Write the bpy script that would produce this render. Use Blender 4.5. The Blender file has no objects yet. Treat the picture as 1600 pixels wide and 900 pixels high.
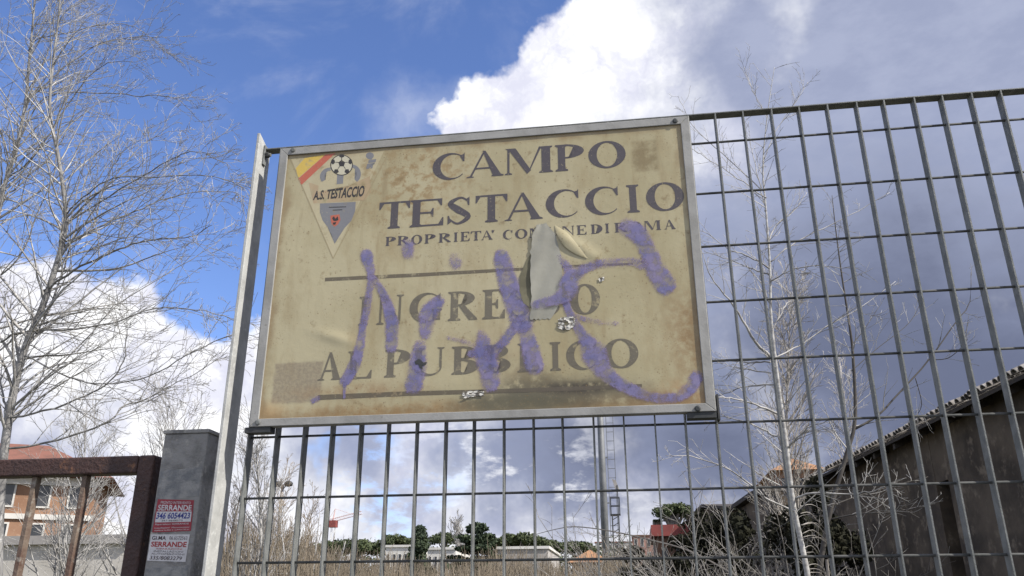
import bpy, bmesh, math, random
import numpy as np
from mathutils import Vector, Matrix

# ------------------------------------------------------------------ camera
scene = bpy.context.scene
FPX = 1290.204
CR = np.array([[0.98978815, 0.14252008, -0.00272911],
               [-0.05436862, 0.35974826, -0.93146403],
               [-0.13177053, 0.92210044, 0.36382318]])      # rows: right, down, forward
EYE = 1.6
Z0 = EYE + 1.13024                                          # height of mesh row 0
CAM = np.array([0.81599, -1.68321, EYE])
cam_d = bpy.data.cameras.new('camera')
cam = bpy.data.objects.new('camera', cam_d)
scene.collection.objects.link(cam)
cam_d.sensor_width = 36.0
cam_d.lens = 36.0 * FPX / 1600.0
cam_d.clip_start = 0.05
cam_d.clip_end = 5000
cam.matrix_world = Matrix(((CR[0][0], -CR[1][0], -CR[2][0], CAM[0]),
                           (CR[0][1], -CR[1][1], -CR[2][1], CAM[1]),
                           (CR[0][2], -CR[1][2], -CR[2][2], CAM[2]),
                           (0, 0, 0, 1)))
scene.camera = cam

def ray(x, y):
    d = np.array([(x - 800) / FPX, (y - 450) / FPX, 1.0]) @ CR
    return d / np.linalg.norm(d)
def on_y(x, y, Y):
    d = ray(x, y)
    return CAM + d * ((Y - CAM[1]) / d[1])
def on_z(x, y, z):
    d = ray(x, y)
    return CAM + d * ((z - CAM[2]) / d[2])

# ------------------------------------------------------------------ exposure, sun, sky
scene.view_settings.view_transform = 'Standard'
scene.view_settings.look = 'None'
scene.view_settings.gamma = 1.0
scene.view_settings.use_curve_mapping = False
EXPO = 0.45
scene.view_settings.exposure = EXPO
SUN_EL, SUN_AZ = math.radians(40), math.radians(71)         # azimuth to the right of the fence normal
sd = np.array([math.sin(SUN_AZ) * math.cos(SUN_EL), -math.cos(SUN_AZ) * math.cos(SUN_EL), math.sin(SUN_EL)])
sun_d = bpy.data.lights.new('sun', 'SUN')
sun_d.energy = 5.0
sun_d.angle = math.radians(0.53)
sun_d.color = (1.0, 0.955, 0.88)
sun = bpy.data.objects.new('sun', sun_d)
scene.collection.objects.link(sun)
sun.rotation_euler = Vector(-sd).to_track_quat('-Z', 'Y').to_euler()
sun.location = (8, -6, 12)

world = bpy.data.worlds.new('World')
scene.world = world
world.use_nodes = True
wt = world.node_tree
wt.nodes.clear()
class NT:
    """small helper for building node graphs"""
    def __init__(s, tree): s.t = tree
    def n(s, kind, **kw):
        nd = s.t.nodes.new(kind)
        for k, v in kw.items(): setattr(nd, k, v)
        return nd
    def put(s, sock, v):
        if v is None: return
        if isinstance(v, bpy.types.NodeSocket): s.t.links.new(v, sock)
        else:
            if isinstance(v, (tuple, list, np.ndarray)) and len(sock.default_value) == 4 and len(v) == 3: v = (*v, 1)
            sock.default_value = v
    def m(s, op, a, b=None, c=None, clamp=False):
        nd = s.n('ShaderNodeMath', operation=op, use_clamp=clamp)
        for i, v in enumerate((a, b, c)): s.put(nd.inputs[i], v)
        return nd.outputs[0]
    def vm(s, op, a, b=None, scale=None):
        nd = s.n('ShaderNodeVectorMath', operation=op)
        s.put(nd.inputs[0], a)
        if b is not None: s.put(nd.inputs[1], b)
        if scale is not None: s.put(nd.inputs['Scale'], scale)
        return nd.outputs['Value'] if op in ('DOT_PRODUCT', 'LENGTH', 'DISTANCE') else nd.outputs[0]
    def noise(s, vec, scale, detail=4, rough=0.55, col=False, dist=0.0):
        nd = s.n('ShaderNodeTexNoise')
        s.put(nd.inputs['Vector'], vec)
        nd.inputs['Scale'].default_value = scale
        nd.inputs['Detail'].default_value = detail
        nd.inputs['Roughness'].default_value = rough
        nd.inputs['Distortion'].default_value = dist
        return nd.outputs['Color'] if col else nd.outputs['Fac']
    def ramp(s, v, a, b, lo=0.0, hi=1.0, smooth=True):
        nd = s.n('ShaderNodeMapRange', interpolation_type='SMOOTHSTEP' if smooth else 'LINEAR')
        s.put(nd.inputs[0], v)
        for i, x in enumerate((a, b, lo, hi)): s.put(nd.inputs[i + 1], x)
        return nd.outputs[0]
    def mix(s, f, a, b, blend='MIX'):
        nd = s.n('ShaderNodeMix', data_type='RGBA', blend_type=blend)
        s.put(nd.inputs[0], f); s.put(nd.inputs[6], a); s.put(nd.inputs[7], b)
        return nd.outputs[2]
W = NT(wt)
sky = W.n('ShaderNodeTexSky', sky_type='NISHITA')
sky.sun_disc = False
sky.sun_elevation = SUN_EL
sky.sun_rotation = math.atan2(sd[0], sd[1])
sky.altitude = 100
sky.air_density = 1.0
sky.dust_density = 0.25
sky.ozone_density = 2.6
SKY_STRENGTH = 0.14
gdir = W.n('ShaderNodeTexCoord').outputs['Generated']
nrm = W.vm('NORMALIZE', gdir)
wa = W.vm('SCALE', W.vm('SUBTRACT', W.noise(nrm, 7, 2, 0.5, True), (.5, .5, .5)), scale=0.10)
wb = W.vm('SCALE', W.vm('SUBTRACT', W.noise(nrm, 24, 3, 0.6, True), (.5, .5, .5)), scale=0.055)
wc = W.vm('SCALE', W.vm('SUBTRACT', W.noise(nrm, 90, 4, 0.6, True), (.5, .5, .5)), scale=0.016)
wd = W.vm('NORMALIZE', W.vm('ADD', W.vm('ADD', nrm, wa), W.vm('ADD', wb, wc)))
def field(discs, vec, soft):
    out = None
    for (x, y, r) in discs:
        c = ray(x, y); e = ray(x + r * (1 if x < 800 else -1), y)
        rad = math.acos(float(np.clip(c @ e, -1, 1)))
        ang = W.m('ARCCOSINE', W.vm('DOT_PRODUCT', vec, tuple(c)))
        v = W.m('SUBTRACT', rad, ang)
        out = v if out is None else W.m('SMOOTH_MAX', out, v, soft)
    return out
CLOUDS = [(775, 205, 98), (720, 190, 45), (880, 140, 100), (985, 70, 110), (1120, 60, 160), (1250, 180, 330), (1560, 260, 420), (1500, 700, 520),
          (1000, 620, 330), (640, 560, 170), (800, 830, 330), (30, 500, 118), (180, 520, 100), (208, 452, 46), (95, 620, 200), (300, 605, 98),
          (385, 610, 105), (480, 590, 110), (250, 760, 250), (-250, 600, 260), (-700, 800, 500), (2100, 300, 700), (2300, -800, 500), (600, -1500, 300)]
GREYS = [(1270, 170, 170), (1135, 110, 95), (1170, 20, 110), (1070, 205, 60), (1380, 20, 200), (1600, 0, 200), (1550, 250, 300), (1350, 420, 260), (1500, 650, 330), (1080, 380, 140), (1080, 640, 170), (860, 720, 120),
         (700, 690, 80), (930, 800, 70), (560, 690, 75), (480, 720, 50), (640, 790, 60), (60, 690, 60), (2200, 300, 600)]
DARKS = [(1520, 620, 250), (1350, 540, 190), (1120, 690, 120), (930, 700, 90)]
cf = field(CLOUDS, wd, 0.03)
low = W.noise(nrm, 9.0, 5, 0.6)
mid = W.noise(W.vm('MULTIPLY', nrm, (1, 1, 2.2)), 13.0, 6, 0.62)
# broken cloud near the horizon
sep = W.n('ShaderNodeSeparateXYZ'); wt.links.new(nrm, sep.inputs[0])
gaps = W.m('MULTIPLY', W.ramp(mid, 0.50, 0.64), W.ramp(field([(545, 710, 60), (600, 790, 60), (690, 760, 40)], wd, 0.04), -0.04, 0.05))
alpha = W.m('MULTIPLY', W.ramp(cf, -0.003, 0.013), W.m('SUBTRACT', 1.0, W.m('MULTIPLY', gaps, 0.95)))
cirrus = W.m('MULTIPLY', W.ramp(W.noise(W.vm('MULTIPLY', nrm, (1.0, 1.6, 0.7)), 5.0, 6, 0.6, dist=0.8), 0.46, 0.75), 0.20)
wisp = W.m('MULTIPLY', W.ramp(field([(640, 190, 50), (700, 185, 40), (590, 180, 18)], wd, 0.02), -0.03, 0.05), 0.30)
away = W.ramp(W.vm('DOT_PRODUCT', nrm, tuple(CR[2])), 0.62, 0.30)          # broken cloud over the unseen sky, added to neutralise the ambient light
rest = W.m('MULTIPLY', W.m('MULTIPLY', W.ramp(W.noise(nrm, 3.2, 6, 0.6), 0.42, 0.52), away), 0.95)
alpha_all = W.m('MAXIMUM', W.m('MAXIMUM', alpha, rest), W.m('MAXIMUM', cirrus, wisp))
gf = field(GREYS, wd, 0.05)
grey = W.ramp(W.m('ADD', gf, W.m('MULTIPLY', W.m('SUBTRACT', low, 0.5), 0.22)), -0.075, 0.065)
dk = W.ramp(W.m('ADD', field(DARKS, wd, 0.05), W.m('MULTIPLY', W.m('SUBTRACT', mid, 0.5), 0.16)), -0.14, 0.12)
puff = W.ramp(W.noise(wd, 11, 6, 0.6), 0.36, 0.62)
k = 1.0 / 2 ** EXPO
white = W.mix(puff, (0.80 * k, 0.81 * k, 0.95 * k), (1.22 * k, 1.22 * k, 1.22 * k))
lowgrey = W.mix(W.ramp(mid, 0.35, 0.66), (0.355 * k, 0.40 * k, 0.57 * k), (0.42 * k, 0.465 * k, 0.635 * k))
greyc = W.mix(dk, lowgrey, (0.16 * k, 0.185 * k, 0.285 * k))
# bright openings in the low grey cloud
op = W.m('MULTIPLY', W.ramp(mid, 0.53, 0.66), W.ramp(field([(760, 800, 170), (900, 840, 110), (640, 720, 60)], wd, 0.05), -0.06, 0.06))
greyc = W.mix(op, greyc, (0.85 * k, 0.87 * k, 0.95 * k))
cloudc = W.mix(grey, white, greyc)
skyc = W.mix(1.0, sky.outputs[0], (SKY_STRENGTH * 0.80, SKY_STRENGTH * 0.84, SKY_STRENGTH * 1.08), 'MULTIPLY')
final = W.mix(alpha_all, skyc, cloudc)
bg = W.n('ShaderNodeBackground')
bg.inputs['Strength'].default_value = 1.0
wt.links.new(final, bg.inputs['Color'])
wo = W.n('ShaderNodeOutputWorld')
wt.links.new(bg.outputs[0], wo.inputs['Surface'])

# ------------------------------------------------------------------ helpers
COL = scene.collection
rng = random.Random(7)
nr = np.random.default_rng(11)

def material(name, col, rough=0.7, metal=0.0, col2=None, scale=8.0, lo=0.35, hi=0.65, bump=0.0, bscale=60.0, stretch=(1, 1, 1), col3=None, scale3=40.0, lo3=0.55, hi3=0.7, spec=0.5):
    m = bpy.data.materials.new(name)
    m.use_nodes = True
    g = NT(m.node_tree)
    bs = m.node_tree.nodes['Principled BSDF']
    pos = g.n('ShaderNodeNewGeometry').outputs['Position']
    v = g.vm('MULTIPLY', pos, stretch)
    c = (*col, 1)
    if col2 is not None: c = g.mix(g.ramp(g.noise(v, scale, 6, 0.6), lo, hi), (*col, 1), (*col2, 1))
    if col3 is not None: c = g.mix(g.ramp(g.noise(v, scale3, 5, 0.65), lo3, hi3), c, (*col3, 1))
    g.put(bs.inputs['Base Color'], c)
    bs.inputs['Roughness'].default_value = rough
    bs.inputs['Metallic'].default_value = metal
    bs.inputs['Specular IOR Level'].default_value = spec
    if bump:
        b = g.n('ShaderNodeBump')
        b.inputs['Strength'].default_value = bump
        b.inputs['Distance'].default_value = 0.01
        g.put(b.inputs['Height'], g.noise(v, bscale, 5, 0.6))
        g.t.links.new(b.outputs[0], bs.inputs['Normal'])
    return m

def link(o, parent):
    COL.objects.link(o)
    if parent is not None: o.parent = parent
    return o
def origin(o):
    p = np.zeros(3)
    while o is not None:
        p = p + np.array(o.location); o = o.parent
    return p
def mesh_obj(name, V, F, mat, parent=None, smooth=False, loc=None):
    """V in world coordinates; stored relative to loc (top-level) or to the parents' origin"""
    V = np.asarray(V, float).reshape(-1, 3)
    o0 = origin(parent) if parent is not None else np.zeros(3)
    l = np.zeros(3) if loc is None else np.asarray(loc, float)
    me = bpy.data.meshes.new(name)
    if isinstance(F, np.ndarray):
        me.vertices.add(len(V)); me.vertices.foreach_set('co', (V - o0 - l).astype(np.float32).ravel())
        me.loops.add(F.size); me.loops.foreach_set('vertex_index', F.astype(np.int32).ravel())
        me.polygons.add(len(F)); me.polygons.foreach_set('loop_start', np.arange(0, F.size, 4, dtype=np.int32))
        me.update(calc_edges=True)
    else: me.from_pydata((V - o0 - l).tolist(), [], F)
    me.materials.append(mat)
    if smooth: me.polygons.foreach_set('use_smooth', [True] * len(me.polygons))
    me.update()
    o = bpy.data.objects.new(name, me)
    o.location = l
    return link(o, parent)
def thing(name, label, cat, loc, group=None):
    o = bpy.data.objects.new(name, None)
    o.empty_display_size = 0.1
    COL.objects.link(o)
    o.location = loc
    return tag(o, label, cat, group)
def tag(o, label=None, cat=None, group=None, kind=None):
    if label: o['label'] = label
    if cat: o['category'] = cat
    if group: o['group'] = group
    if kind: o['kind'] = kind
    return o

class MB:
    """collects polygons of one mesh"""
    def __init__(s): s.V = []; s.F = []; s.Q = []; s.n = 0
    def add(s, V, F):
        V = np.asarray(V, float).reshape(-1, 3)
        s.V.append(V); s.F += [[i + s.n for i in f] for f in F]; s.n += len(V)
        return s
    def box(s, a, b, bev=0.0):
        (x0, y0, z0), (x1, y1, z1) = a, b
        V = [(x0, y0, z0), (x1, y0, z0), (x1, y1, z0), (x0, y1, z0), (x0, y0, z1), (x1, y0, z1), (x1, y1, z1), (x0, y1, z1)]
        return s.add(V, [(0, 3, 2, 1), (4, 5, 6, 7), (0, 1, 5, 4), (1, 2, 6, 5), (2, 3, 7, 6), (3, 0, 4, 7)])
    def prism(s, poly, d):
        """closed prism: poly (list of 3-D points), swept by vector d"""
        P = np.asarray(poly, float); n = len(P)
        F = [list(range(n))[::-1], [n + i for i in range(n)]] + [[i, (i + 1) % n, n + (i + 1) % n, n + i] for i in range(n)]
        return s.add(np.vstack([P, P + np.asarray(d, float)]), F)
    def tube(s, pts, rad, k=6, cap=True):
        P = np.asarray(pts, float); n = len(P)
        r = np.broadcast_to(np.asarray(rad, float), (n,))
        T = np.gradient(P, axis=0); T /= (np.linalg.norm(T, axis=1)[:, None] + 1e-12)
        ref = np.array([0.31, 0.2, 0.93]) if abs(T[0][2]) < 0.8 else np.array([0.93, 0.31, 0.1])
        A = np.cross(T, ref); A /= (np.linalg.norm(A, axis=1)[:, None] + 1e-12)
        B = np.cross(T, A)
        th = np.arange(k) * 2 * math.pi / k
        ring = P[:, None, :] + r[:, None, None] * (np.cos(th)[None, :, None] * A[:, None, :] + np.sin(th)[None, :, None] * B[:, None, :])
        j = np.arange(k); a = (np.arange(n - 1) * k)[:, None] + j; b = (np.arange(n - 1) * k)[:, None] + (j + 1) % k
        s.Q.append(np.stack([a, b, b + k, a + k], 2).reshape(-1, 4) + s.n)
        F = [tuple(range(k))[::-1], tuple((n - 1) * k + j for j in range(k))] if cap else []
        return s.add(ring.reshape(-1, 3), F)
    def build(s, name, mat, parent=None, smooth=False, loc=None):
        if s.Q and not s.F: F = np.vstack(s.Q)
        else: F = s.F + (np.vstack(s.Q).tolist() if s.Q else [])
        return mesh_obj(name, np.vstack(s.V), F, mat, parent, smooth, loc)

def bevel(o, w=0.001, seg=2):
    m = o.modifiers.new('bevel', 'BEVEL'); m.width = w; m.segments = seg; m.limit_method = 'ANGLE'
    return o

# ------------------------------------------------------------------ materials
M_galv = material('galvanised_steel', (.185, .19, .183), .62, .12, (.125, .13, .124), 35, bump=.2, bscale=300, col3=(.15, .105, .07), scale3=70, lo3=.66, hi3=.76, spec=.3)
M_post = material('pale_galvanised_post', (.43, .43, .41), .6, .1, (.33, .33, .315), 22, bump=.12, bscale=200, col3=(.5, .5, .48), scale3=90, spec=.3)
M_rod = material('dull_steel_rod', (.06, .062, .06), .75, .05, (.10, .10, .097), 40, spec=.15)
M_frame = material('aluminium_frame', (.31, .305, .29), .6, .1, (.235, .23, .215), 14, spec=.35, col3=(.22, .21, .19), scale3=70, lo3=.62, hi3=.74, bump=.08, bscale=220)
M_dark = material('dark_steel', (.03, .034, .035), .6, .2, (.05, .05, .05), 30)
M_pillar = material('grey_painted_pillar', (.26, .253, .24), .8, 0, (.155, .15, .142), 9, col3=(.35, .335, .30), scale3=28, lo3=.56, hi3=.66, lo=.42, hi=.58, bump=.6, bscale=70)
M_pillar2 = material('worn_pillar_patch', (.30, .295, .28), .9, 0, (.17, .175, .18), 45, bump=.4, bscale=200)
M_rust = material('rusted_brown_paint', (.055, .024, .018), .62, 0, (.035, .017, .014), 12, col3=(.16, .07, .03), scale3=30, lo3=.58, hi3=.72, bump=.5, bscale=110)
M_picket = material('weathered_picket_paint', (.16, .12, .09), .7, 0, (.09, .05, .035), 18, col3=(.26, .235, .2), scale3=40, bump=.3, bscale=120)
M_bark = material('pale_bark', (.44, .425, .405), .85, 0, (.19, .182, .172), 6, bump=.2, bscale=60)
M_barkd = material('grey_brown_bark', (.21, .19, .17), .9, 0, (.12, .105, .095), 5, bump=.3, bscale=40)
M_barkl = material('mottled_grey_bark', (.24, .232, .222), .9, 0, (.12, .115, .11), 7, col3=(.44, .43, .415), scale3=18, lo3=.56, hi3=.7, bump=.4, bscale=40, stretch=(1, 1, .5))
M_birch = material('white_bark', (.44, .43, .41), .85, 0, (.24, .23, .22), 9, col3=(.10, .09, .085), scale3=26, lo3=.63, hi3=.68, bump=.2, bscale=60, stretch=(1, 1, 3))
M_twigp = material('pale_twigs', (.44, .41, .375), .9, 0, (.25, .23, .205), 1.2)
M_twigtan = material('tan_twigs', (.34, .28, .21), .9, 0, (.21, .165, .12), 1.2)
M_shrub = material('grey_shrub_bark', (.30, .28, .255), .9, 0, (.12, .11, .10), 4)
M_sap = material('dark_sapling_bark', (.05, .044, .04), .9, 0, (.08, .072, .064), 8)
M_dry = material('dry_stalks', (.22, .18, .13), .9, 0, (.11, .09, .066), .7, col3=(.30, .26, .2), scale3=3)

# ------------------------------------------------------------------ ground
def ground():
    n = 60; s = 1500.0
    xs = np.sign(np.linspace(-1, 1, n)) * np.abs(np.linspace(-1, 1, n)) ** 2.5 * s
    V = [(x, y, -0.02 if y < 0.3 else 0.0) for y in xs for x in xs]
    F = [(j * n + i, j * n + i + 1, (j + 1) * n + i + 1, (j + 1) * n + i) for j in range(n - 1) for i in range(n - 1)]
    m = material('ground_earth', (.12, .10, .065), .95, 0, (.07, .085, .035), .25, bump=.6, bscale=6, col3=(.18, .15, .1), scale3=3)
    tag(mesh_obj('ground', V, F, m), kind='structure')
    m2 = material('pavement_asphalt', (.06, .06, .06), .9, 0, (.09, .088, .085), 4, bump=.5, bscale=120)
    tag(MB().box((-30, -3.2, -.1), (30, -.25, .10)).build('pavement', m2), kind='structure')
    m3 = material('kerb_stone', (.3, .29, .27), .85, 0, (.22, .21, .2), 7, bump=.3)
    tag(MB().box((-30, -3.36, -.1), (30, -3.203, .105)).build('kerb', m3), kind='structure')
ground()

# ------------------------------------------------------------------ fence
PX, PZ = 0.062, 0.129672
def fence():
    f = thing('wire_fence', 'tall galvanised steel grid fence with flat upright bars and thin round cross rods', 'fence', (0, 0, 0))
    ztop = Z0 - .060; N = 36
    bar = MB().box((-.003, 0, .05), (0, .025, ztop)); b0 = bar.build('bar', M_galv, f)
    for i in range(N):
        if i == 0: o = b0
        else: o = link(b0.copy(), f)
        o.location = (i * PX + rng.uniform(-.001, .001), 0, 0); o.rotation_euler = (0, rng.uniform(-.0006, .0006), rng.uniform(-.03, .03))
    rod0 = None
    for j in range(1, 21):
        if rod0 is None:
            t = MB().tube([(-.006, .0125, 0), (N * PX - .05, .0125, 0)], .0027, 8)
            rod0 = o = t.build('rod', M_rod, f, True)
        else: o = link(rod0.copy(), f)
        o.location = (0, 0, Z0 - j * PZ)
    bevel(MB().box((-.046, .0004, ztop + .0003), (N * PX - .05, .0255, ztop + .0034)).build('top_rail', M_galv, f), .0006)
    # small fixing nut at the end of a rod
    for j in (7,):
        z = Z0 - j * PZ
        MB().tube([(-.012, .0125, z), (-.005, .0125, z)], .006, 6).build('nut', M_galv, f)
    return f
fence()
def steel_post():
    t = thing('steel_post', 'slim galvanised steel fence post standing left of the sign', 'post', (-.054, .017, 0))
    zt = Z0 - .030
    V = [(-.0545, -.030), (-.0470, -.030), (-.0470, .036), (-.0545, .036)]
    me = MB().add([(x, y, 0) for x, y in V] + [(x, y, zt - (.0 if y < 0 else .022)) for x, y in V],
                  [(3, 2, 1, 0), (4, 5, 6, 7), (0, 1, 5, 4), (1, 2, 6, 5), (2, 3, 7, 6), (3, 0, 4, 7)]).build('upright', M_post, t)
    bevel(me, .0012)
    z = Z0 - .075
    c = bevel(MB().box((-.0460, -.004, z - .028), (-.0425, .010, z + .026)).build('clip', M_galv, t), .0008)
    bm = MB().tube([(-.0423, .003, z), (-.034, .003, z)], .0075, 6).build('bolt', M_dark, c)
    MB().tube([(-.0338, .003, z), (-.0285, .003, z)], .0045, 8).build('nut', M_galv, c)
steel_post()

# ------------------------------------------------------------------ the sign
YF, YB = -.030, -.0262             # front of the frame, printed film
BX0, BX1, BZ0, BZ1 = .0110, .9880, Z0 - .7632, Z0 - .0797
FW = .0195
def S(x, y):
    p = on_y(x, y, YB)
    return p[0], p[2]
BUMPS = []                         # (u, v, ru, rv, angle, height)
def bump_px(x, y, rx, ry, ang, h):
    u, v = S(x, y); BUMPS.append((u, v, rx * .00134, ry * .00142, math.radians(ang), h * .55))
bump_px(525, 528, 36, 9, -18, .0042); bump_px(540, 545, 30, 20, 10, .0020)
bump_px(905, 385, 34, 9, -38, .0050); bump_px(880, 372, 22, 10, 20, .0035); bump_px(925, 402, 26, 10, 8, .0020)
bump_px(800, 555, 26, 12, 40, .0028); bump_px(690, 600, 120, 16, 3, .0013); bump_px(850, 618, 90, 14, -3, .0028)
bump_px(600, 600, 70, 30, 0, .0012); bump_px(720, 330, 120, 40, 0, .0007); bump_px(950, 520, 60, 40, 0, .0010)
bump_px(900, 460, 40, 46, 0, .0022); bump_px(660, 560, 40, 24, 50, .0016)
def H(u, v):
    u = np.asarray(u, float); v = np.asarray(v, float)
    h = .00045 * (np.sin(9 * u + 3 * v) * np.sin(11 * v - 2 * u + 1) + .6 * np.sin(23 * u + 1.3) * np.sin(19 * v + 7 * u))
    for (a, b, ru, rv, an, hh) in BUMPS:
        du, dv = u - a, v - b
        x = du * math.cos(an) + dv * math.sin(an); y = -du * math.sin(an) + dv * math.cos(an)
        h = h + hh * np.exp(-((x / ru) ** 2 + (y / rv) ** 2))
    return h
def lift(uv, off):
    uv = np.asarray(uv, float)
    return np.stack([uv[:, 0], YB - H(uv[:, 0], uv[:, 1]) - off, uv[:, 1]], 1)

FILM_A, FILM_B = (.410, .362, .226), (.335, .290, .166)
def film_nodes(g, pos):
    """colour of the aged film, shared with the worn inks"""
    c = g.mix(g.ramp(g.noise(pos, 3.2, 5, .6), .35, .65), (*FILM_A, 1), (*FILM_B, 1))
    c = g.mix(g.m('MULTIPLY', g.ramp(g.noise(g.vm('MULTIPLY', pos, (1, 1, .35)), 16, 6, .65), .46, .74), .6), c, (.27, .205, .10, 1))
    sx = g.n('ShaderNodeSeparateXYZ'); g.t.links.new(pos, sx.inputs[0])
    X, Z = sx.outputs[0], sx.outputs[2]
    n_f = g.noise(pos, 45, 5, .65); n_m = g.noise(pos, 14, 5, .6); n_s = g.noise(pos, 150, 3, .6)
    def ell(px, py, rx, ry, soft=.5, warp=.5):
        u, v = S(px, py)
        a = g.m('DIVIDE', g.m('SUBTRACT', X, u), rx * .00134); b = g.m('DIVIDE', g.m('SUBTRACT', Z, v), ry * .00142)
        r = g.m('SQRT', g.m('ADD', g.m('MULTIPLY', a, a), g.m('MULTIPLY', b, b)))
        r = g.m('ADD', r, g.m('MULTIPLY', g.m('SUBTRACT', n_m, .5), warp * 2.5))
        return g.ramp(r, 1 + soft, 1 - soft, 0, 1)
    def rect(pts, soft=.004):
        q = [S(*p) for p in pts]; u0, u1 = min(a for a, b in q), max(a for a, b in q); v0, v1 = min(b for a, b in q), max(b for a, b in q)
        w = g.m('MULTIPLY', g.m('SUBTRACT', n_f, .5), .012)
        X2 = g.m('ADD', X, w); Z2 = g.m('ADD', Z, w)
        a = g.m('MULTIPLY', g.ramp(X2, u0 - soft, u0 + soft), g.ramp(X2, u1 + soft, u1 - soft))
        b = g.m('MULTIPLY', g.ramp(Z2, v0 - soft, v0 + soft), g.ramp(Z2, v1 + soft, v1 - soft))
        return g.m('MULTIPLY', a, b)
    def lay(c, mask, col, amt):
        return g.mix(g.m('MULTIPLY', mask, amt, clamp=True), c, (*col, 1))
    grain = g.ramp(n_f, .3, .62); grain2 = g.ramp(n_s, .35, .65)
    # adhesive residue, old patch, mildew along the bottom, brown corner
    c = lay(c, g.m('MULTIPLY', rect([(430, 568), (500, 628)]), g.m('ADD', g.m('MULTIPLY', grain2, .3), .55)), (.185, .145, .105), .85)
    c = lay(c, g.m('MULTIPLY', rect([(986, 222), (1030, 266)], .006), g.m('ADD', g.m('MULTIPLY', grain, .7), .2)), (.17, .125, .055), .8)
    c = lay(c, g.m('MULTIPLY', ell(700, 642, 360, 13, .9, .3), grain), (.27, .165, .065), .95)
    c = lay(c, g.m('MULTIPLY', ell(1085, 525, 36, 66, .8, .35), grain), (.23, .145, .06), .85)
    c = lay(c, g.m('MULTIPLY', ell(1085, 625, 60, 22, .8, .35), grain), (.33, .18, .07), .7)
    c = lay(c, g.m('MULTIPLY', ell(1000, 625, 90, 10, .8, .3), grain), (.17, .12, .06), .7)
    c = lay(c, g.m('MULTIPLY', ell(560, 612, 90, 12, .8, .3), grain), (.27, .17, .08), .65)
    c = lay(c, ell(420, 645, 22, 16, .9), (.42, .26, .11), .5)
    c = lay(c, g.m('MULTIPLY', ell(650, 275, 100, 56, .8, .5), g.ramp(n_f, .45, .62)), (.27, .18, .075), .8)
    c = lay(c, g.m('MULTIPLY', ell(640, 330, 60, 50, .8, .5), g.ramp(n_f, .5, .64)), (.26, .18, .08), .6)
    c = lay(c, g.m('MULTIPLY', ell(830, 590, 40, 20, .8, .5), grain), (.15, .115, .06), .6)
    c = lay(c, g.m('MULTIPLY', ell(760, 550, 60, 30, .8, .5), grain), (.33, .25, .15), .5)
    streak = g.ramp(g.noise(g.vm('MULTIPLY', pos, (1, 1, .12)), 42, 5, .65), .52, .74)
    c = lay(c, g.m('MULTIPLY', streak, g.ramp(g.noise(pos, 5, 3, .5), .40, .62)), (.235, .175, .085), .5)
    blot = g.m('MULTIPLY', g.ramp(n_f, .56, .70), g.ramp(n_m, .46, .64))
    c = lay(c, blot, (.20, .145, .065), .75)
    e_in = g.m('MINIMUM', g.m('MINIMUM', g.m('SUBTRACT', X, BX0 + FW), g.m('SUBTRACT', BX1 - FW, X)), g.m('MINIMUM', g.m('SUBTRACT', Z, BZ0 + FW * .86), g.m('SUBTRACT', BZ1 - FW, Z)))
    c = lay(c, g.ramp(g.m('ADD', e_in, g.m('MULTIPLY', g.m('SUBTRACT', n_m, .5), .07)), .022, -.004), (.20, .13, .055), .65)
    c = lay(c, g.m('MULTIPLY', ell(880, 612, 100, 22, .6), g.ramp(n_f, .2, .5)), (.085, .07, .042), .9)
    c = lay(c, g.m('MULTIPLY', ell(800, 630, 75, 18, .7), g.ramp(n_f, .2, .5)), (.11, .10, .062), .9)
    c = lay(c, g.m('MULTIPLY', ell(905, 606, 55, 9, .6, .25), g.ramp(n_f, .3, .55)), (.045, .036, .022), .9)
    # small specks
    vo = g.n('ShaderNodeTexVoronoi'); g.put(vo.inputs['Vector'], pos); vo.inputs['Scale'].default_value = 95
    sp = g.m('MULTIPLY', g.ramp(g.m('ADD', vo.outputs['Distance'], g.m('MULTIPLY', n_s, .35)), .36, .22), g.ramp(g.noise(pos, 7, 4, .6), .42, .56))
    c = lay(c, sp, (.16, .105, .045), .75)
    vo2 = g.n('ShaderNodeTexVoronoi'); g.put(vo2.inputs['Vector'], pos); vo2.inputs['Scale'].default_value = 190
    sp2 = g.m('MULTIPLY', g.ramp(vo2.outputs['Distance'], .3, .12), g.ramp(g.noise(pos, 11, 4, .6), .50, .64))
    c = lay(c, sp2, (.2, .14, .06), .6)
    return c, n_f, n_s
def film_material(name, ink=None, fade=0.0, worn=(.60, .72), rough=.38):
    m = bpy.data.materials.new(name); m.use_nodes = True
    g = NT(m.node_tree); bs = m.node_tree.nodes['Principled BSDF']
    pos = g.n('ShaderNodeNewGeometry').outputs['Position']
    c, nf, ns = film_nodes(g, pos)
    if ink is not None:
        k = g.m('MULTIPLY', g.ramp(nf, worn[1], worn[0]), 1 - fade)
        k = g.m('MULTIPLY', k, g.ramp(ns, .70, .60, .55, 1))
        c = g.mix(k, c, (*ink, 1))
    g.put(bs.inputs['Base Color'], c)
    bs.inputs['Roughness'].default_value = rough
    b = g.n('ShaderNodeBump'); b.inputs['Strength'].default_value = .12; b.inputs['Distance'].default_value = .004
    g.put(b.inputs['Height'], g.noise(pos, 60, 5, .6)); g.t.links.new(b.outputs[0], bs.inputs['Normal'])
    return m
M_film = film_material('aged_cream_film')
M_ink = film_material('dark_grey_ink', (.072, .062, .066), .0, (.66, .80))
M_ink2 = film_material('faded_brown_ink', (.085, .074, .058), .16, (.56, .74))
M_inkbar = film_material('faded_rule_ink', (.085, .068, .045), .12, (.54, .72))
M_yellow = film_material('faded_yellow_print', (.62, .42, .05), .25, (.55, .75))
M_red = film_material('faded_red_print', (.44, .085, .05), .12, (.62, .8))
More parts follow.
